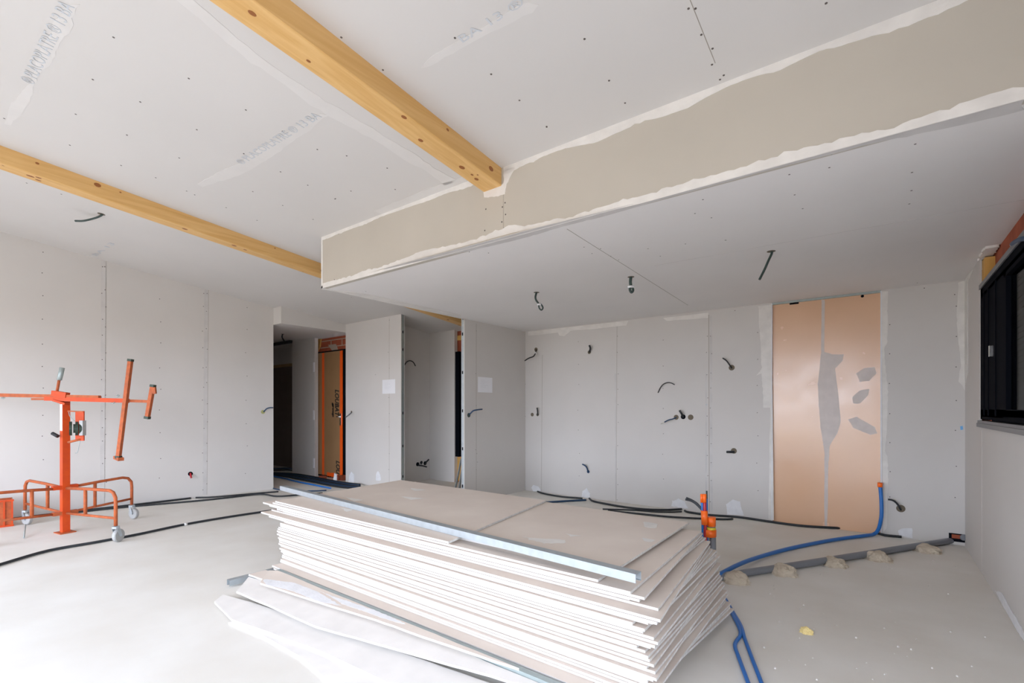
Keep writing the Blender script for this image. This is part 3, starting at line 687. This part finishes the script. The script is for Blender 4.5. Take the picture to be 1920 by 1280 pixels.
for x, y in ((221, 743), (212, 756), (6, 747)):
    bm = NB(); tube(bm, [H(x-3, y-1, 4.87), H(x, y, 4.87), H(x+3, y-2, 4.87)], .006, 6); tube(bm, [H(x, y, 4.87), H(x, y-3, 4.9)], .005, 6); link('wing_screw', bm, 'steeld', hoist)
# winch
bm = NB(); bar(bm, H(150, 770.5), H(150, 826), .085, .012, Fv)
wn = link('winch_plate', bm, 'orange', hoist)
bm = NB(); bar(bm, H(128, 770.5), H(157, 771.5), .02, .012); link('winch_bracket', bm, 'orange2', hoist); bm = NB(); tube(bm, [H(128, 829), H(152, 823)], .012, 8); link('winch_bracket', bm, 'orange2', hoist)
bm = NB()
for x, r in ((132.5, .07), (140, .045), (144, .068), (151, .066)):
    disc(bm, H(x, 803, 4.84)-Rl*.011, Rl, r, .022, 20)
link('winch_drum', bm, 'green', wn)
bm = NB(); bar(bm, H(155, 788, 4.82), H(155, 816, 4.82), .035, .04, Fv); link('gear_cover', bm, 'grey', wn)
bm = NB(); tube(bm, [H(109, 818), H(98, 812)], .017, 8); link('crank_grip', bm, 'rubber', hoist)
bm = NB(); tube(bm, [H(150, 826, 4.83), H(148, 836, 4.83), H(145, 848, 4.83), H(141, 849, 4.83)], .0025, 5, 4); link('winch_cable', bm, 'steeld', wn); bm = NB(); tube(bm, [H(129, 772, 4.85), H(131, 780, 4.85), H(140, 789, 4.85)], .003, 5, 4); link('winch_cable', bm, 'steeld', wn)
# orange crate at the left edge
c = onZ(6, 988, 0); oc = thing('orange_crate', c, 'orange plastic crate cut by the left edge of the picture', 'crate')
u = -LD; FvO = Fv; Fv = -LN; bm = NB()
def ob(bm, x0, x1, y0, y1, z0, z1):
    p = c+u*((x0+x1)/2)+Fv*((y0+y1)/2); bar(bm, p+Vector((0, 0, z0)), p+Vector((0, 0, z1)), x1-x0, y1-y0, Fv)
ob(bm, -.45, .07, 0, .012, 0, .28); ob(bm, -.45, .07, .22, .232, 0, .28); ob(bm, .062, .07, 0, .23, 0, .28); ob(bm, -.45, .07, 0, .23, 0, .012); link('body', bm, 'orange2', oc)
bm = NB()
for x in (-.4, -.3, -.2, -.1, .0, .06): ob(bm, x, x+.014, -.015, .0, 0, .285)
ob(bm, -.46, .08, -.018, .0, .27, .29); ob(bm, -.46, .08, -.012, .0, .0, .02); link('rim', bm, 'orange', oc); Fv = FvO

# ================================================================== CABLES AND PIPES ON THE FLOOR
def cable(name, px, r, m, label, cat='cable', z=None, group=None, extra=None):
    z = r+.001 if z is None else z
    pts = [onZ(x, y, z) for x, y in px]
    c = pts[0].copy(); c.z = 0
    bm = NB(); tube(bm, pts, r, 8, 5); o = link(name, bm, m, origin=c); return tag(o, label, cat, group)
def wall_cable(xs_, offs, r, m, label, tail=()):
    pts = []
    for x, o_ in zip(xs_, offs):
        p = onL(x, HZ)+LN*o_; p.z = r+.001; pts.append(p)
    pts += [onZ(x, y, r+.001) for x, y in tail]
    c = pts[0].copy(); c.z = 0; bm = NB(); tube(bm, pts, r, 8, 5); return tag(link('conduit', bm, m, origin=c), label, 'cable')
cb = cable('conduit', [(-40, 1070), (0, 1058), (90, 1032), (180, 1016), (260, 1001), (340, 984), (420, 970), (500, 958), (600, 944)], .0125, 'cable', 'black conduit on the open floor running past the hoist casters to the stack')
bm = NB(); p = onZ(345, 983, .0135); q = onZ(351, 982, .0135); tube(bm, [p, q], .0155, 10); link('fixing_clip', bm, 'pend', cb)
bm = NB(); p = onZ(212, 1011, .0135); 
bm.free()
wall_cable([10, 80, 131, 190, 258, 320, 357], [.03, .03, .035, .03, .04, .035, .03], .0125, 'cable', 'black conduit along the left wall, ending at the second board joint')
wall_cable([120, 186, 258, 359, 412, 470], [.10, .10, .16, .32, .36, .40], .0115, 'cable', 'black conduit lying parallel to the left wall, towards the hallway', [(520, 930), (565, 927), (605, 924)])
wall_cable([366, 385, 412, 470, 505], [.03, .13, .19, .28, .36], .011, 'cable', 'short black conduit leaving the foot of the left wall')
cable('conduit', [(500, 912), (520, 917), (545, 920), (590, 920), (612, 919)], .010, 'cableb', 'dark blue conduit crossing the hallway threshold')
for i, (dy, m, nm) in enumerate(((0, 'cable', 'black'), (2.0, 'cableb', 'dark blue'), (4, 'cable', 'black'), (6.5, 'cableb', 'dark blue'), (9, 'cable', 'black'))):
    cable('conduit', [(500, 886+dy*.5), (530, 887+dy*.6), (560, 889+dy), (590, 894+dy*1.1), (620, 900+dy*1.1), (650, 905+dy), (675, 908+dy*.9)], .014, m, f'{nm} conduit of the hallway bundle, {ordn(i+1)} from the entrance door side', group='conduit bundle in the hallway')
cable('conduit', [(500, 890), (530, 896), (560, 903), (590, 909), (620, 915)], .013, 'blue', 'bright blue conduit in front of the dark hallway bundle')
for i, dy in enumerate((0, 3.2)): cable('conduit', [(500, 878+dy), (520, 878+dy), (543, 877.5+dy), (560, 882+dy)], .013, ('cableb', 'cable')[i], ('dark blue conduit at the far end of the hallway', 'black conduit at the far end of the hallway')[i])
# kitchen
cable('conduit', [(1008, 921), (1018, 924.5), (1035, 928), (1060, 931.5), (1092, 934)], .012, 'cable', 'black conduit at the foot of the kitchen wall, leftmost')
cable('conduit', [(1010, 942), (1030, 941), (1060, 939), (1088, 937.5), (1099, 937)], .013, 'cableb', 'dark blue conduit behind the top of the stack')
cable('conduit', [(1105, 934), (1112, 939), (1135, 944), (1170, 950), (1210, 954.5), (1250, 955.5), (1278, 954)], .013, 'cable', 'black conduit between two plaster dabs at the kitchen wall')
cable('conduit', [(1130, 954), (1160, 955), (1190, 956), (1230, 959), (1262, 959.5), (1278, 958.5)], .009, 'cable', 'thin black conduit curving in front of the kitchen wall')
cable('conduit', [(1140, 957), (1200, 963), (1257, 968.5), (1320, 972), (1360, 973), (1374, 972.5)], .011, 'cable', 'black conduit behind the right end of the stack')
cable('conduit', [(1284, 957), (1292, 960), (1330, 965), (1385, 969), (1440, 977), (1500, 985), (1560, 989), (1600, 991), (1637, 997), (1660, 1003), (1690, 1006)], .0125, 'cable', 'long black conduit passing under the peach panel')
# blue water pipe, rising by the panel
pts = [onY(1650, 908, KW-.05), onY(1652, 930, KW-.055), onY(1653, 955, KW-.07), onY(1652, 972, KW-.09), onZ(1647, 992, .07), onZ(1638, 1001, .018), onZ(1620, 1004, .018), onZ(1560, 1012, .018), (onZ(1480, 1028, .018)), onZ(1420, 1045, .03), onZ(1385, 1058, .05), onZ(1350, 1076, .05), onZ(1325, 1090, .04)]
c = pts[5].copy(); c.z = 0
bp_ = thing('water_pipe', c, 'blue pipe curving over the floor and standing up beside the peach panel', 'pipe')
bm = NB(); tube(bm, pts, .0165, 10, 6); link('tube', bm, 'blue', bp_)
bm = NB(); p = onY(1650, 908, KW-.05); tube(bm, [p-Vector((0, 0, .025)), p+Vector((0, 0, .018))], .021, 10); link('end_cap', bm, 'cap', bp_)
# blue cables in front right
bl = thing('water_pipe', onZ(1392, 1190, 0), 'pair of blue pipes forking on the floor right of the stack', 'pipe')
bm = NB(); tube(bm, [onZ(1350, 1110, .011), onZ(1370, 1146, .011), onZ(1384, 1172, .011), onZ(1388, 1190, .011), onZ(1378, 1208, .011), onZ(1386, 1234, .011), onZ(1403, 1280, .011), onZ(1425, 1340, .011)], .010, 8, 6); link('tube', bm, 'blue', bl)
bm = NB(); tube(bm, [onZ(1352, 1108, .011), onZ(1374, 1146, .011), onZ(1389, 1172, .011), onZ(1396, 1195, .011), onZ(1411, 1236, .011), onZ(1428, 1280, .011), onZ(1450, 1340, .011)], .010, 8, 6); link('tube', bm, 'blue', bl)
# grey waste pipe with mortar dabs
wp = thing('waste_pipe', onZ(1567, 1052, 0), 'grey plastic waste pipe laid on the floor into the far right corner', 'pipe')
GP = [onZ(1335, 1086, .03), onZ(1350, 1081, .03), onZ(1480, 1061, .03), onZ(1620, 1039, .03), onZ(1720, 1023, .03), onZ(1795, 1011, .035), onY(1808, 1007, KW-.03)]
bm = NB(); tube(bm, GP, .027, 14, 4); link('tube', bm, 'pvc', wp)
def lump(name, px, py, w, h, hz, m, label, cat, seed, group=None):
    c = onZ(px, py, 0); bm = NB(); bmesh.ops.create_icosphere(bm, subdivisions=4, radius=1)
    for v in bm.verts:
        n = noise.fractal(v.co*1.6+Vector((seed*3.1, 0, 0)), .8, 2, 4)*.22+noise.noise(v.co*5+Vector((seed, 2, 0)))*.06
        v.co = v.co*(1+n); v.co.x *= w/2; v.co.y *= h/2; v.co.z = v.co.z*hz
        if v.co.z < 0: v.co.z *= .02; v.co.x *= 1.12; v.co.y *= 1.12
    for v in bm.verts: v.co += c
    o = link(name, bm, m, origin=c); return tag(o, label, cat, group)
nm = ['dab of mortar on the waste pipe, nearest to the stack', 'dab of mortar on the waste pipe, second from the stack', 'dab of mortar at the middle of the waste pipe', 'dab of mortar on the waste pipe, second from the far corner', 'dab of mortar on the waste pipe, nearest to the far corner']
for i, (x, y, w, hz) in enumerate(((1378, 1090, .20, .075), (1470, 1076, .19, .075), (1566, 1060, .17, .07), (1646, 1049, .19, .07), (1738, 1034, .20, .065))):
    lump('mortar_dab', x, y, w, .16, hz, 'mortar', nm[i], 'mortar', i+1, 'mortar dabs holding the waste pipe')
lump('foam_crumb', 1512, 1186, .06, .05, .035, 'foam', 'yellow crumb of foam alone on the right-hand floor', 'foam', 9)
rr = random.Random(21)
bm = NB()
for _ in range(60):
    x = rr.uniform(1420, 1900); y = rr.uniform(1060, 1275) if rr.random() < .8 else rr.uniform(1050, 1120); p = onZ(x, y, 0); s = rr.uniform(.002, .006)
    if p.x > .55: continue
    bmesh.ops.create_icosphere(bm, subdivisions=1, radius=s, matrix=Matrix.Translation(p+Vector((0, 0, s*.5))))
o = link('plaster_crumbs', bm, 'plaster'); tag(o, 'tiny pale plaster crumbs scattered over the concrete floor', 'debris', kind='stuff')
# risers behind the stack
rb0 = onZ(1331, 1085, 0); dr = (rb0-Vector((0, 0, 0))).dot(Fv)
rz = thing('pipe_risers', rb0, 'cluster of capped blue, red and grey pipes standing up behind the stack', 'pipes')
Q = lambda x, y, dx=0: onD(x, y, dr+dx)
def riser(x, ytop, r, m, xb=None, dx=0, cap=None, caph=.03):
    bm = NB(); b = Q(xb or x+3, 1084, dx); b.z = 0; tube(bm, [b, Q(x+2, 1010, dx), Q(x, ytop, dx)], r, 10, 3); o = link('riser', bm, m, rz)
    if cap: bm = NB(); t = Q(x, ytop, dx); tube(bm, [t-Vector((0, 0, caph)), t+Vector((0, 0, .012))], r*1.25, 10); link('end_cap', bm, cap, o)
riser(1316.5, 929, .0105, 'blue', dx=.0, cap='cap', caph=.05); riser(1321, 929, .011, 'red', dx=-.03, cap='cap', caph=.05); riser(1325, 920, .006, 'cableg', dx=.03); riser(1324.5, 935, .0085, 'blue', dx=0)
riser(1334, 972, .024, 'pvc', dx=-.02, cap='cap', caph=.055)
for (x, y0, y1, r) in ((1320.5, 957, 983, .024),): 
    bm = NB(); tube(bm, [Q(x, y0, -.02), Q(x+1, y1, -.02)], r, 10); link('tape_wrap', bm, 'cap', rz)
bm = NB(); tube(bm, [Q(1331, 992, -.02), Q(1331, 1005, -.02)], .045, 12); link('tape_wrap', bm, 'cap', rz)
bm = NB(); tube(bm, [Q(1333, 988, -.02), Q(1333, 994, -.02)], .034, 12); link('yellow_tape', bm, 'yellow', rz)
for i, dx in enumerate((0, 5)):
    bm = NB(); tube(bm, [Q(1285+i*1.5, 936-i*3, .05), Q(1297+i, 939-i, .04), Q(1308+i, 947-i, .02), Q(1319, 962, .0), Q(1323, 990, 0), Q(1325, 1082, 0)], .008, 8, 5); link('conduit_stub', bm, 'cable', rz)

# ================================================================== WIRE STUBS ON WALLS AND CEILINGS
def stub(hole, wire, plane, nrm, label, m='cable', r=.008, hr=.033, out=.05, hm='holem', tip=None, name='wire_stub', tie=None, loop=False):
    n = Vector(nrm).normalized(); c = plane(*hole) if hole else plane(*wire[0]); t = thing(name, c, label, 'wire')
    if hole:
        bm = NB(); disc(bm, c, n, hr, .002, 16); link('wall_box', bm, hm, t)
    if wire:
        pts = []; k = len(wire)
        for i, (x, y) in enumerate(wire):
            b = plane(x, y); f = i/(k-1) if k > 1 else 0
            o_ = out*math.sin(min(1, f*1.2)*math.pi/2); cam0 = Vector((0, 0, CH)); v = (cam0-b).normalized()
            s = o_/max(.15, abs(v.dot(n))); pts.append(b+v*s+n*.001)
        bm = NB(); tube(bm, pts, r, 8, 5); wv = link('wire', bm, m, t)
        if tip: bm = NB(); d = (pts[-1]-pts[-2]).normalized(); tube(bm, [pts[-1], pts[-1]+d*.05], r*.6, 6); link('bare_end', bm, tip, wv)
        if tie is not None: bm = NB(); p = pts[tie]; q = pts[min(tie+1, k-1)]; d = (q-p).normalized(); tube(bm, [p-d*.008, p+d*.008], r*2.4, 8); link('cable_tie', bm, 'paper', wv)
    return t
stub((1372, 689), [(1372, 690), (1368, 684), (1362, 676), (1355, 671)], pK, nK, 'black wire sprouting up-left from a hole, left of the peach panel top')
stub((1376, 845), [(1376, 847), (1369, 847), (1362, 847)], pK, nK, 'stubby black wire pointing left from a low hole, left of the peach panel', r=.014)
stub((1103, 884), [(1103, 885), (1100, 876), (1096, 872), (1092, 870)], pK, nK, 'dark blue wire curling from a low hole in the kitchen wall', 'cableb', .01, .022, hm='cableb')
stub((1105, 660), [(1105, 660), (1107, 653), (1105, 647)], pK, nK, 'short black wire under the ceiling of the kitchen wall', r=.014, hr=.026)
stub((1247, 727), [(1234, 736), (1238, 727), (1244, 720), (1252, 717), (1259, 718), (1265, 721)], pK, nK, 'thin black wire arching on the kitchen wall above three holes', r=.006, hr=.001)
stub((1268, 782), [(1268, 782), (1262, 785), (1254, 787), (1246, 791)], pK, nK, 'blue wire with stripped end, leftmost of the three holes in a row', 'cableb', .008, .031, tip='copper')
stub((1281, 781), [(1281, 782), (1278, 775), (1274, 769)], pK, nK, 'black wire with yellow band, middle of the three holes in a row', r=.013, hr=.03, hm='dark')
stub((1295, 782), None, pK, nK, 'empty round wall box, rightmost of the three holes in a row', hr=.034)
stub((998, 777), None, pK, nK, 'empty round wall box near the left corner of the kitchen wall', hr=.028)
stub((1008, 777), [(1008, 778), (1008, 771), (1007, 764)], pK, nK, 'short black wire standing up near the left corner of the kitchen wall', r=.011, hr=.024)
stub((1005, 655), [(1005, 655), (1004, 662), (1000, 668), (992, 671), (984, 676)], pK, nK, 'bundle of black wires high in the left corner of the kitchen wall', r=.009, hr=.03, out=.12, tie=1)
stub((1689, 953), [(1689, 956), (1685, 948), (1679, 941), (1672, 937), (1665, 936)], pK, nK, 'black wire arching from a low hole right of the peach panel', r=.009, hr=.036)
stub((879, 778), [(880, 777), (887, 770), (895, 768), (904, 767)], p3, (1, 0, 0), 'blue wire from a hole in the partition below the paper sheet', 'cableb', .009, .03, out=.08, hm='cableg')
stub((659, 772), [(659, 773), (655, 777), (648, 782)], p2, nK, 'grey wire at the left edge of the wall beside the entrance door', 'pvc', .01, .02, out=.12)
stub((357, 888), [(357, 887), (358, 893), (359, 896)], onL, LN, 'dark red wire from a low hole in the left wall', 'red', .012, .03, out=.05, hm='dark')
stub((493, 772), [(494, 772), (500, 766), (506, 764), (512, 764)], onL, LN, 'wire with olive plug at the right end of the left wall', 'cableb', .009, .03, out=.05, hm='olive')
pI = lambda x, y: onX(x, y, -6.42)
stub((768, 690), [(758, 685), (763, 678), (769, 676), (775, 679), (779, 686)], pI, (1, 0, 0), 'black wire arching on the wall of the small room', r=.008, hr=.001)
stub((783, 870), [(783, 872), (792, 873), (800, 875)], pI, (1, 0, 0), 'low black wire pointing right in the small room', r=.012, hr=.035, hm='dark')
stub((790, 867), [(790, 869), (790, 866)], pI, (1, 0, 0), 'low black wire stub in the middle of three in the small room', r=.016, hr=.03, hm='dark')
stub((797, 868), [(797, 869), (800, 865), (804, 861)], pI, (1, 0, 0), 'low black wire pointing up in the small room, by the corner', r=.013, hr=.035, hm='dark')
def hang(px, plane, nrm, label, r=.007, ds=None, loop=None, m='cableg', tie=None):
    n = Vector(nrm).normalized(); c = plane(*px[0]); d0 = (c).dot(Fv); t = thing('hanging_wire', c, label, 'wire')
    pts = [c]+[onD(x, y, d0) for x, y in px[1:]]
    bm = NB(); tube(bm, pts, r, 8, 5)
    if loop:
        lp = [onD(x, y, d0) for x, y in loop]; tube(bm, lp, r*.8, 8, 4)
    link('wire', bm, m, t)
    bm = NB(); disc(bm, c, n, .03, .001, 14); link('ceiling_hole', bm, 'holem', t)
    if tie:
        bm = NB(); a = onD(*tie, d0); tube(bm, [a-Vector((0, 0, .008)), a+Vector((0, 0, .008))], r*2.2, 8); link('cable_tie', bm, 'paper', t)
hang([(1006, 548), (1004, 556), (1005, 562), (1009, 568), (1011, 572)], pS, nS, 'black wire with tied loop hanging from the kitchen ceiling, leftmost of three', .01, loop=[(1010, 570), (1011, 577), (1015, 581), (1018, 577), (1015, 571), (1012, 569)], tie=(1011, 571))
hang([(1183, 519), (1182, 528), (1183, 537)], pS, nS, 'short thick doubled wire hanging from the kitchen ceiling, middle of three', .014, loop=[(1182, 537), (1181, 543), (1184, 548), (1187, 544), (1185, 537)], tie=(1183, 538))
hang([(1446, 471), (1447, 475), (1441, 488), (1434, 504), (1424, 524)], pS, nS, 'straight black wire hanging from the kitchen ceiling, nearest to the window', .009)
hang([(190, 401), (191, 403), (183, 407), (170, 411), (155, 414), (141, 414)], pC, nC, 'green-black wire drooping from the ceiling near the left wall', .009)
hang([(530, 626), (529, 632), (533, 639)], lambda x, y: onZ(x, y, HZt), nS, 'dark wire hanging from the hallway ceiling', .012, m='cable')
bm = NB(); bar(bm, onZ(505, 647, 2.53), onZ(546, 640, 2.53), .05, .05); o = link('ceiling_duct', bm, 'cable'); 
bm_c = None; tag(o, 'black pipe fixed under the hallway ceiling', 'pipe')

# papers
for pl, n, px, lb, ex in ((p2, Vector((0, -1, 0)), (717, 712, 741, 738), 'white paper notice taped to the wall beside the entrance door', (1, 0, 0)), (p3, Vector((1, 0, 0)), (896, 706, 923, 735), 'white paper notice taped to the partition above the blue wire', (0, 1, 0))):
    a = pl(px[0], px[1]); b = pl(px[2], px[1]+(2 if n.x else -1)); e = Vector(ex); wdt = (b-a).dot(e); hgt = (pl(px[0], px[1])-pl(px[0], px[3])).z
    c = a+e*wdt/2-Vector((0, 0, hgt/2)); t = thing('paper_notice', c, lb, 'paper')
    bm = NB(); slab(bm, [a, a+e*wdt, a+e*wdt-Vector((0, 0, hgt)), a-Vector((0, 0, hgt))], n, .001); link('sheet', bm, 'paper', t)
    bm = NB()
    for k in range(5):
        z = a.z-hgt*(.2+.11*k); s = a+e*wdt*.18+n*.0012; s.z = z; l = wdt*(.3, .42, .25, .5, .38)[k]
        slab(bm, [s, s+e*l, s+e*l-Vector((0, 0, .002)), s-Vector((0, 0, .002))], n, .0002)
    link('faint_print', bm, 'ink2', t)

# ================================================================== DOORS
dy = 5.02
d0 = onY(590, 664, dy); d1 = onY(641.5, 660.5, dy); zb = .035; zt = 2.30
door = link('door_1', (lambda b: (box(b, (-8.56, dy, zb), (d1.x+.02, dy+.06, zt)), b)[1])(NB()), 'card', origin=(-8.0, dy, 0), kind='structure')
bm = NB()
for x, w in ((onY(606, 700, dy).x, .07), (d1.x-.03, .075)): box(bm, (x-w/2, dy-.003, zb), (x+w/2, dy, zt-.005))
pts = ragged([Vector((-8.1, dy-.003, zb-.01)), Vector((-7.75, dy-.003, zb-.01)), Vector((-7.75, dy-.003, zb+.05)), Vector((-8.1, dy-.003, zb+.06))], .02, .04, 9); slab(bm, pts, nK, .004)
box(bm, (d1.x-.02, dy-.004, zb), (d1.x+.02, dy+.02, zt)); tri(bm)
link('orange_tape', bm, 'otape', door)
bm = NB(); box(bm, (d1.x+.02, dy+.01, zb-.02), (HX+.05, dy+.05, 2.30)); box(bm, (-8.6, dy+.01, zb-.03), (HX+.05, dy+.05, zb)); box(bm, (-8.6, dy-.01, zt), (HX+.05, dy+.05, zt+.02)); link('door_frame', bm, 'dark', door)
ta = onY(638.5, 730, dy)
text('printed_brand', 'LOUBAT', door, Vector((onY(628.5, 730, dy).x, dy-.0006, onY(630, 730, dy).z)), (0, 0, -1), (1, 0, 0), .17, 'ink3', onY(630, 730, dy).z-onY(630, 781, dy).z, shear=.25, bold=.006)
text('printed_brand', 'group', door, Vector((onY(623.5, 754, dy).x, dy-.0006, onY(630, 754, dy).z)), (0, 0, -1), (1, 0, 0), .075, 'ink3', onY(630, 754, dy).z-onY(630, 782, dy).z, shear=.25, bold=.006)
text('printed_brand', 'LOU', door, Vector((onY(630.5, 863, dy).x, dy-.0006, onY(630, 863, dy).z)), (0, 0, -1), (1, 0, 0), .17, 'ink3', onY(630, 863, dy).z-onY(630, 889, dy).z, shear=.25, bold=.006)
bm = NB(); p = onY(637, 780, dy-.02); tube(bm, [onY(638, 781, dy-.02), onY(631, 781, dy-.05)], .011, 8); bar(bm, onY(638.5, 775, dy-.01), onY(638.5, 797, dy-.01), .035, .01, (0, 1, 0)); link('door_handle', bm, 'chrome', door)
bm = NB()
for y in (688, 778, 868): p = onY(588.5, y, 4.92); box(bm, (p.x-.02, 4.915, p.z-.09), (p.x+.012, 4.93, p.z+.09))
link('hinge', bm, 'paper', door)
# bricks and dabs in front of the door
for i, (x, y, s) in enumerate(((605, 897, .12), (634, 899, .14), (643, 900, .07))):
    c = onZ(x, y, 0); bm = NB(); box(bm, (c.x-s/2, c.y-.04, 0), (c.x+s/2, c.y+.04, .05+.02*i)); o = link('brick_piece', bm, 'brick', origin=(c.x, c.y, 0)); tag(o, ('flat brick piece under the entrance door, leftmost', 'taller brick piece under the entrance door, in the middle', 'small brick piece under the entrance door by the wall')[i], 'brick')
    bmm = None
c = onZ(628, 903, 0); bm = NB(); slab(bm, ragged([Vector((c.x-.06, c.y, 0)), Vector((c.x+.03, c.y, 0)), Vector((c.x+.04, c.y, .13)), Vector((c.x-.02, c.y, .15))], .01, .03, 3), (0, 1, 0), .02); tri(bm)
tag(link('plaster_shard', bm, 'plaster_w', origin=(c.x, c.y, 0)), 'upright white plaster shard standing before the entrance door', 'debris')
# far hall door
bm = NB(); box(bm, (-11.0, Yf+.02, 0), (-9.72, Yf+.06, 2.16)); dh = link('door_2', bm, 'doorwood', kind='structure')
bm = NB(); box(bm, (-9.72, Yf-.01, 0), (-9.65, Yf+.07, 2.2)); box(bm, (-11, Yf-.01, 2.16), (-9.65, Yf+.07, 2.22)); link('door_frame', bm, 'frame', dh)

# ================================================================== WINDOWS
# right window
x0 = RX+.035
bm = NB(); t = .075
box(bm, (x0-.03, WY0, WZ0+.03), (x0+.03, WY1, WZ0+.03+t)); box(bm, (x0-.03, WY0, WZ1-t), (x0+.03, WY1, WZ1)); box(bm, (x0-.03, WY1-t, WZ0+.03), (x0+.03, WY1, WZ1)); box(bm, (x0-.03, WY0, WZ0), (x0+.03, WY0+t, WZ1)); win = link('window_1', bm, 'dark', kind='structure')
bm = NB(); s = .07; y1 = 4.36; y0 = WY0+t
box(bm, (x0-.03, y1, WZ0+.05), (x0+.02, WY1-t+.01, WZ1-.05))                     # closed sliding leaf beside the glass
for yy in (5.06, 4.88, 4.60): box(bm, (x0-.036, yy, WZ0+.06), (x0-.03, yy+.02, WZ1-.06))
box(bm, (x0-.03, y1-s, WZ0+.06), (x0+.02, y1, WZ1-.05)); box(bm, (x0-.03, y0, WZ0+.06), (x0+.02, y0+s, WZ1-.05)); box(bm, (x0-.03, y0, WZ0+.06), (x0+.02, y1, WZ0+.10)); box(bm, (x0-.03, y0, WZ1-.10), (x0+.02, y1, WZ1-.05)); sash = link('window_frame', bm, 'dark', win)
bm = NB(); box(bm, (x0-.005, y0+s, WZ0+.10), (x0+.001, y1-s, WZ1-.10)); link('pane', bm, 'glass', sash)
GL = M['glass']; b = GL.node_tree.nodes['Principled BSDF']; b.inputs['Transmission Weight'].default_value = 1; b.inputs['Base Color'].default_value = (.8, .85, .85, 1); b.inputs['Roughness'].default_value = .02; b.inputs['IOR'].default_value = 1.03; b.inputs['Specular IOR Level'].default_value = .2
bm = NB(); p = onX(1858, 656, x0-.04); box(bm, (x0-.05, p.y-.018, p.z-.045), (x0-.03, p.y+.018, p.z+.03)); link('window_handle', bm, 'chrome', sash)
bm = NB(); z = WZ0+.03
z -= .074
while z < WZ1:
    box(bm, (x0+.035, WY0, z), (x0+.048, WY1+.02, z+.030)); box(bm, (x0+.04, WY0, z+.030), (x0+.045, WY1+.02, z+.037)); z += .037
link('shutter_slats', bm, 'shutter', win)
bm = NB(); box(bm, (RX-.012, WY0, WZ0-.015), (x0+.0, WY1+.01, WZ0+.02)); box(bm, (RX-.02, WY0, WZ0-.03), (RX-.001, WY1-.01, WZ0-.0)); sl = link('window_sill', bm, 'sill', win)
bm = NB(); box(bm, (RX-.004, WY0, WZ1), (x0, WY1+.012, WZ1+.035)); link('window_head', bm, 'sill', win)
p = onX(1904, 452, RX+.02); t = thing('cut_cable', (RX+.03, p.y, WZ1+.04), 'dark cable with bare end lying on top of the right-hand window', 'wire')
bm = NB(); tube(bm, [onX(1899, 457, RX-.0), onX(1908, 451, RX+.0), onX(1920, 447, RX+.0), onX(1945, 446, RX+.03)], .014, 8, 4); wv = link('wire', bm, 'cableb', t)
bm = NB(); tube(bm, [onX(1897, 459, RX), onX(1903, 454, RX)], .009, 8); link('bare_end', bm, 'paper', wv)
# small room window
bm = NB(); box(bm, (-5.85, 6.02, .44), (-5.72, 6.12, 2.24)); box(bm, (-5.72, 6.06, .44), (-4.43, 6.12, 2.24))
for k in range(6): box(bm, (-5.69+k*.03, 6.045, .5), (-5.675+k*.03, 6.06, 2.2))
w2o = link('window_2', bm, 'dark', kind='structure')
bm = NB(); a = onY(860, 905, 5.2); 
for i, (xa, ya, xb, yb, Y) in enumerate(((853, 912, 865, 860, 5.6), (860, 915, 868, 868, 5.5))):
    A = onY(xa, ya, Y-.2); A.z = .01; B = onY(xb, yb, Y+.35); bm = NB(); bar(bm, A, B, .04, .02, (0, -1, 0)); o = link('steel_rail', bm, 'steel', origin=(A.x, A.y, 0)); tag(o, ('steel rail leaning in the small room, the left one', 'steel rail leaning in the small room, nearer to the end stud')[i], 'steel rail')
for o in bpy.data.objects:
    if '_w' in o: del o['_w']
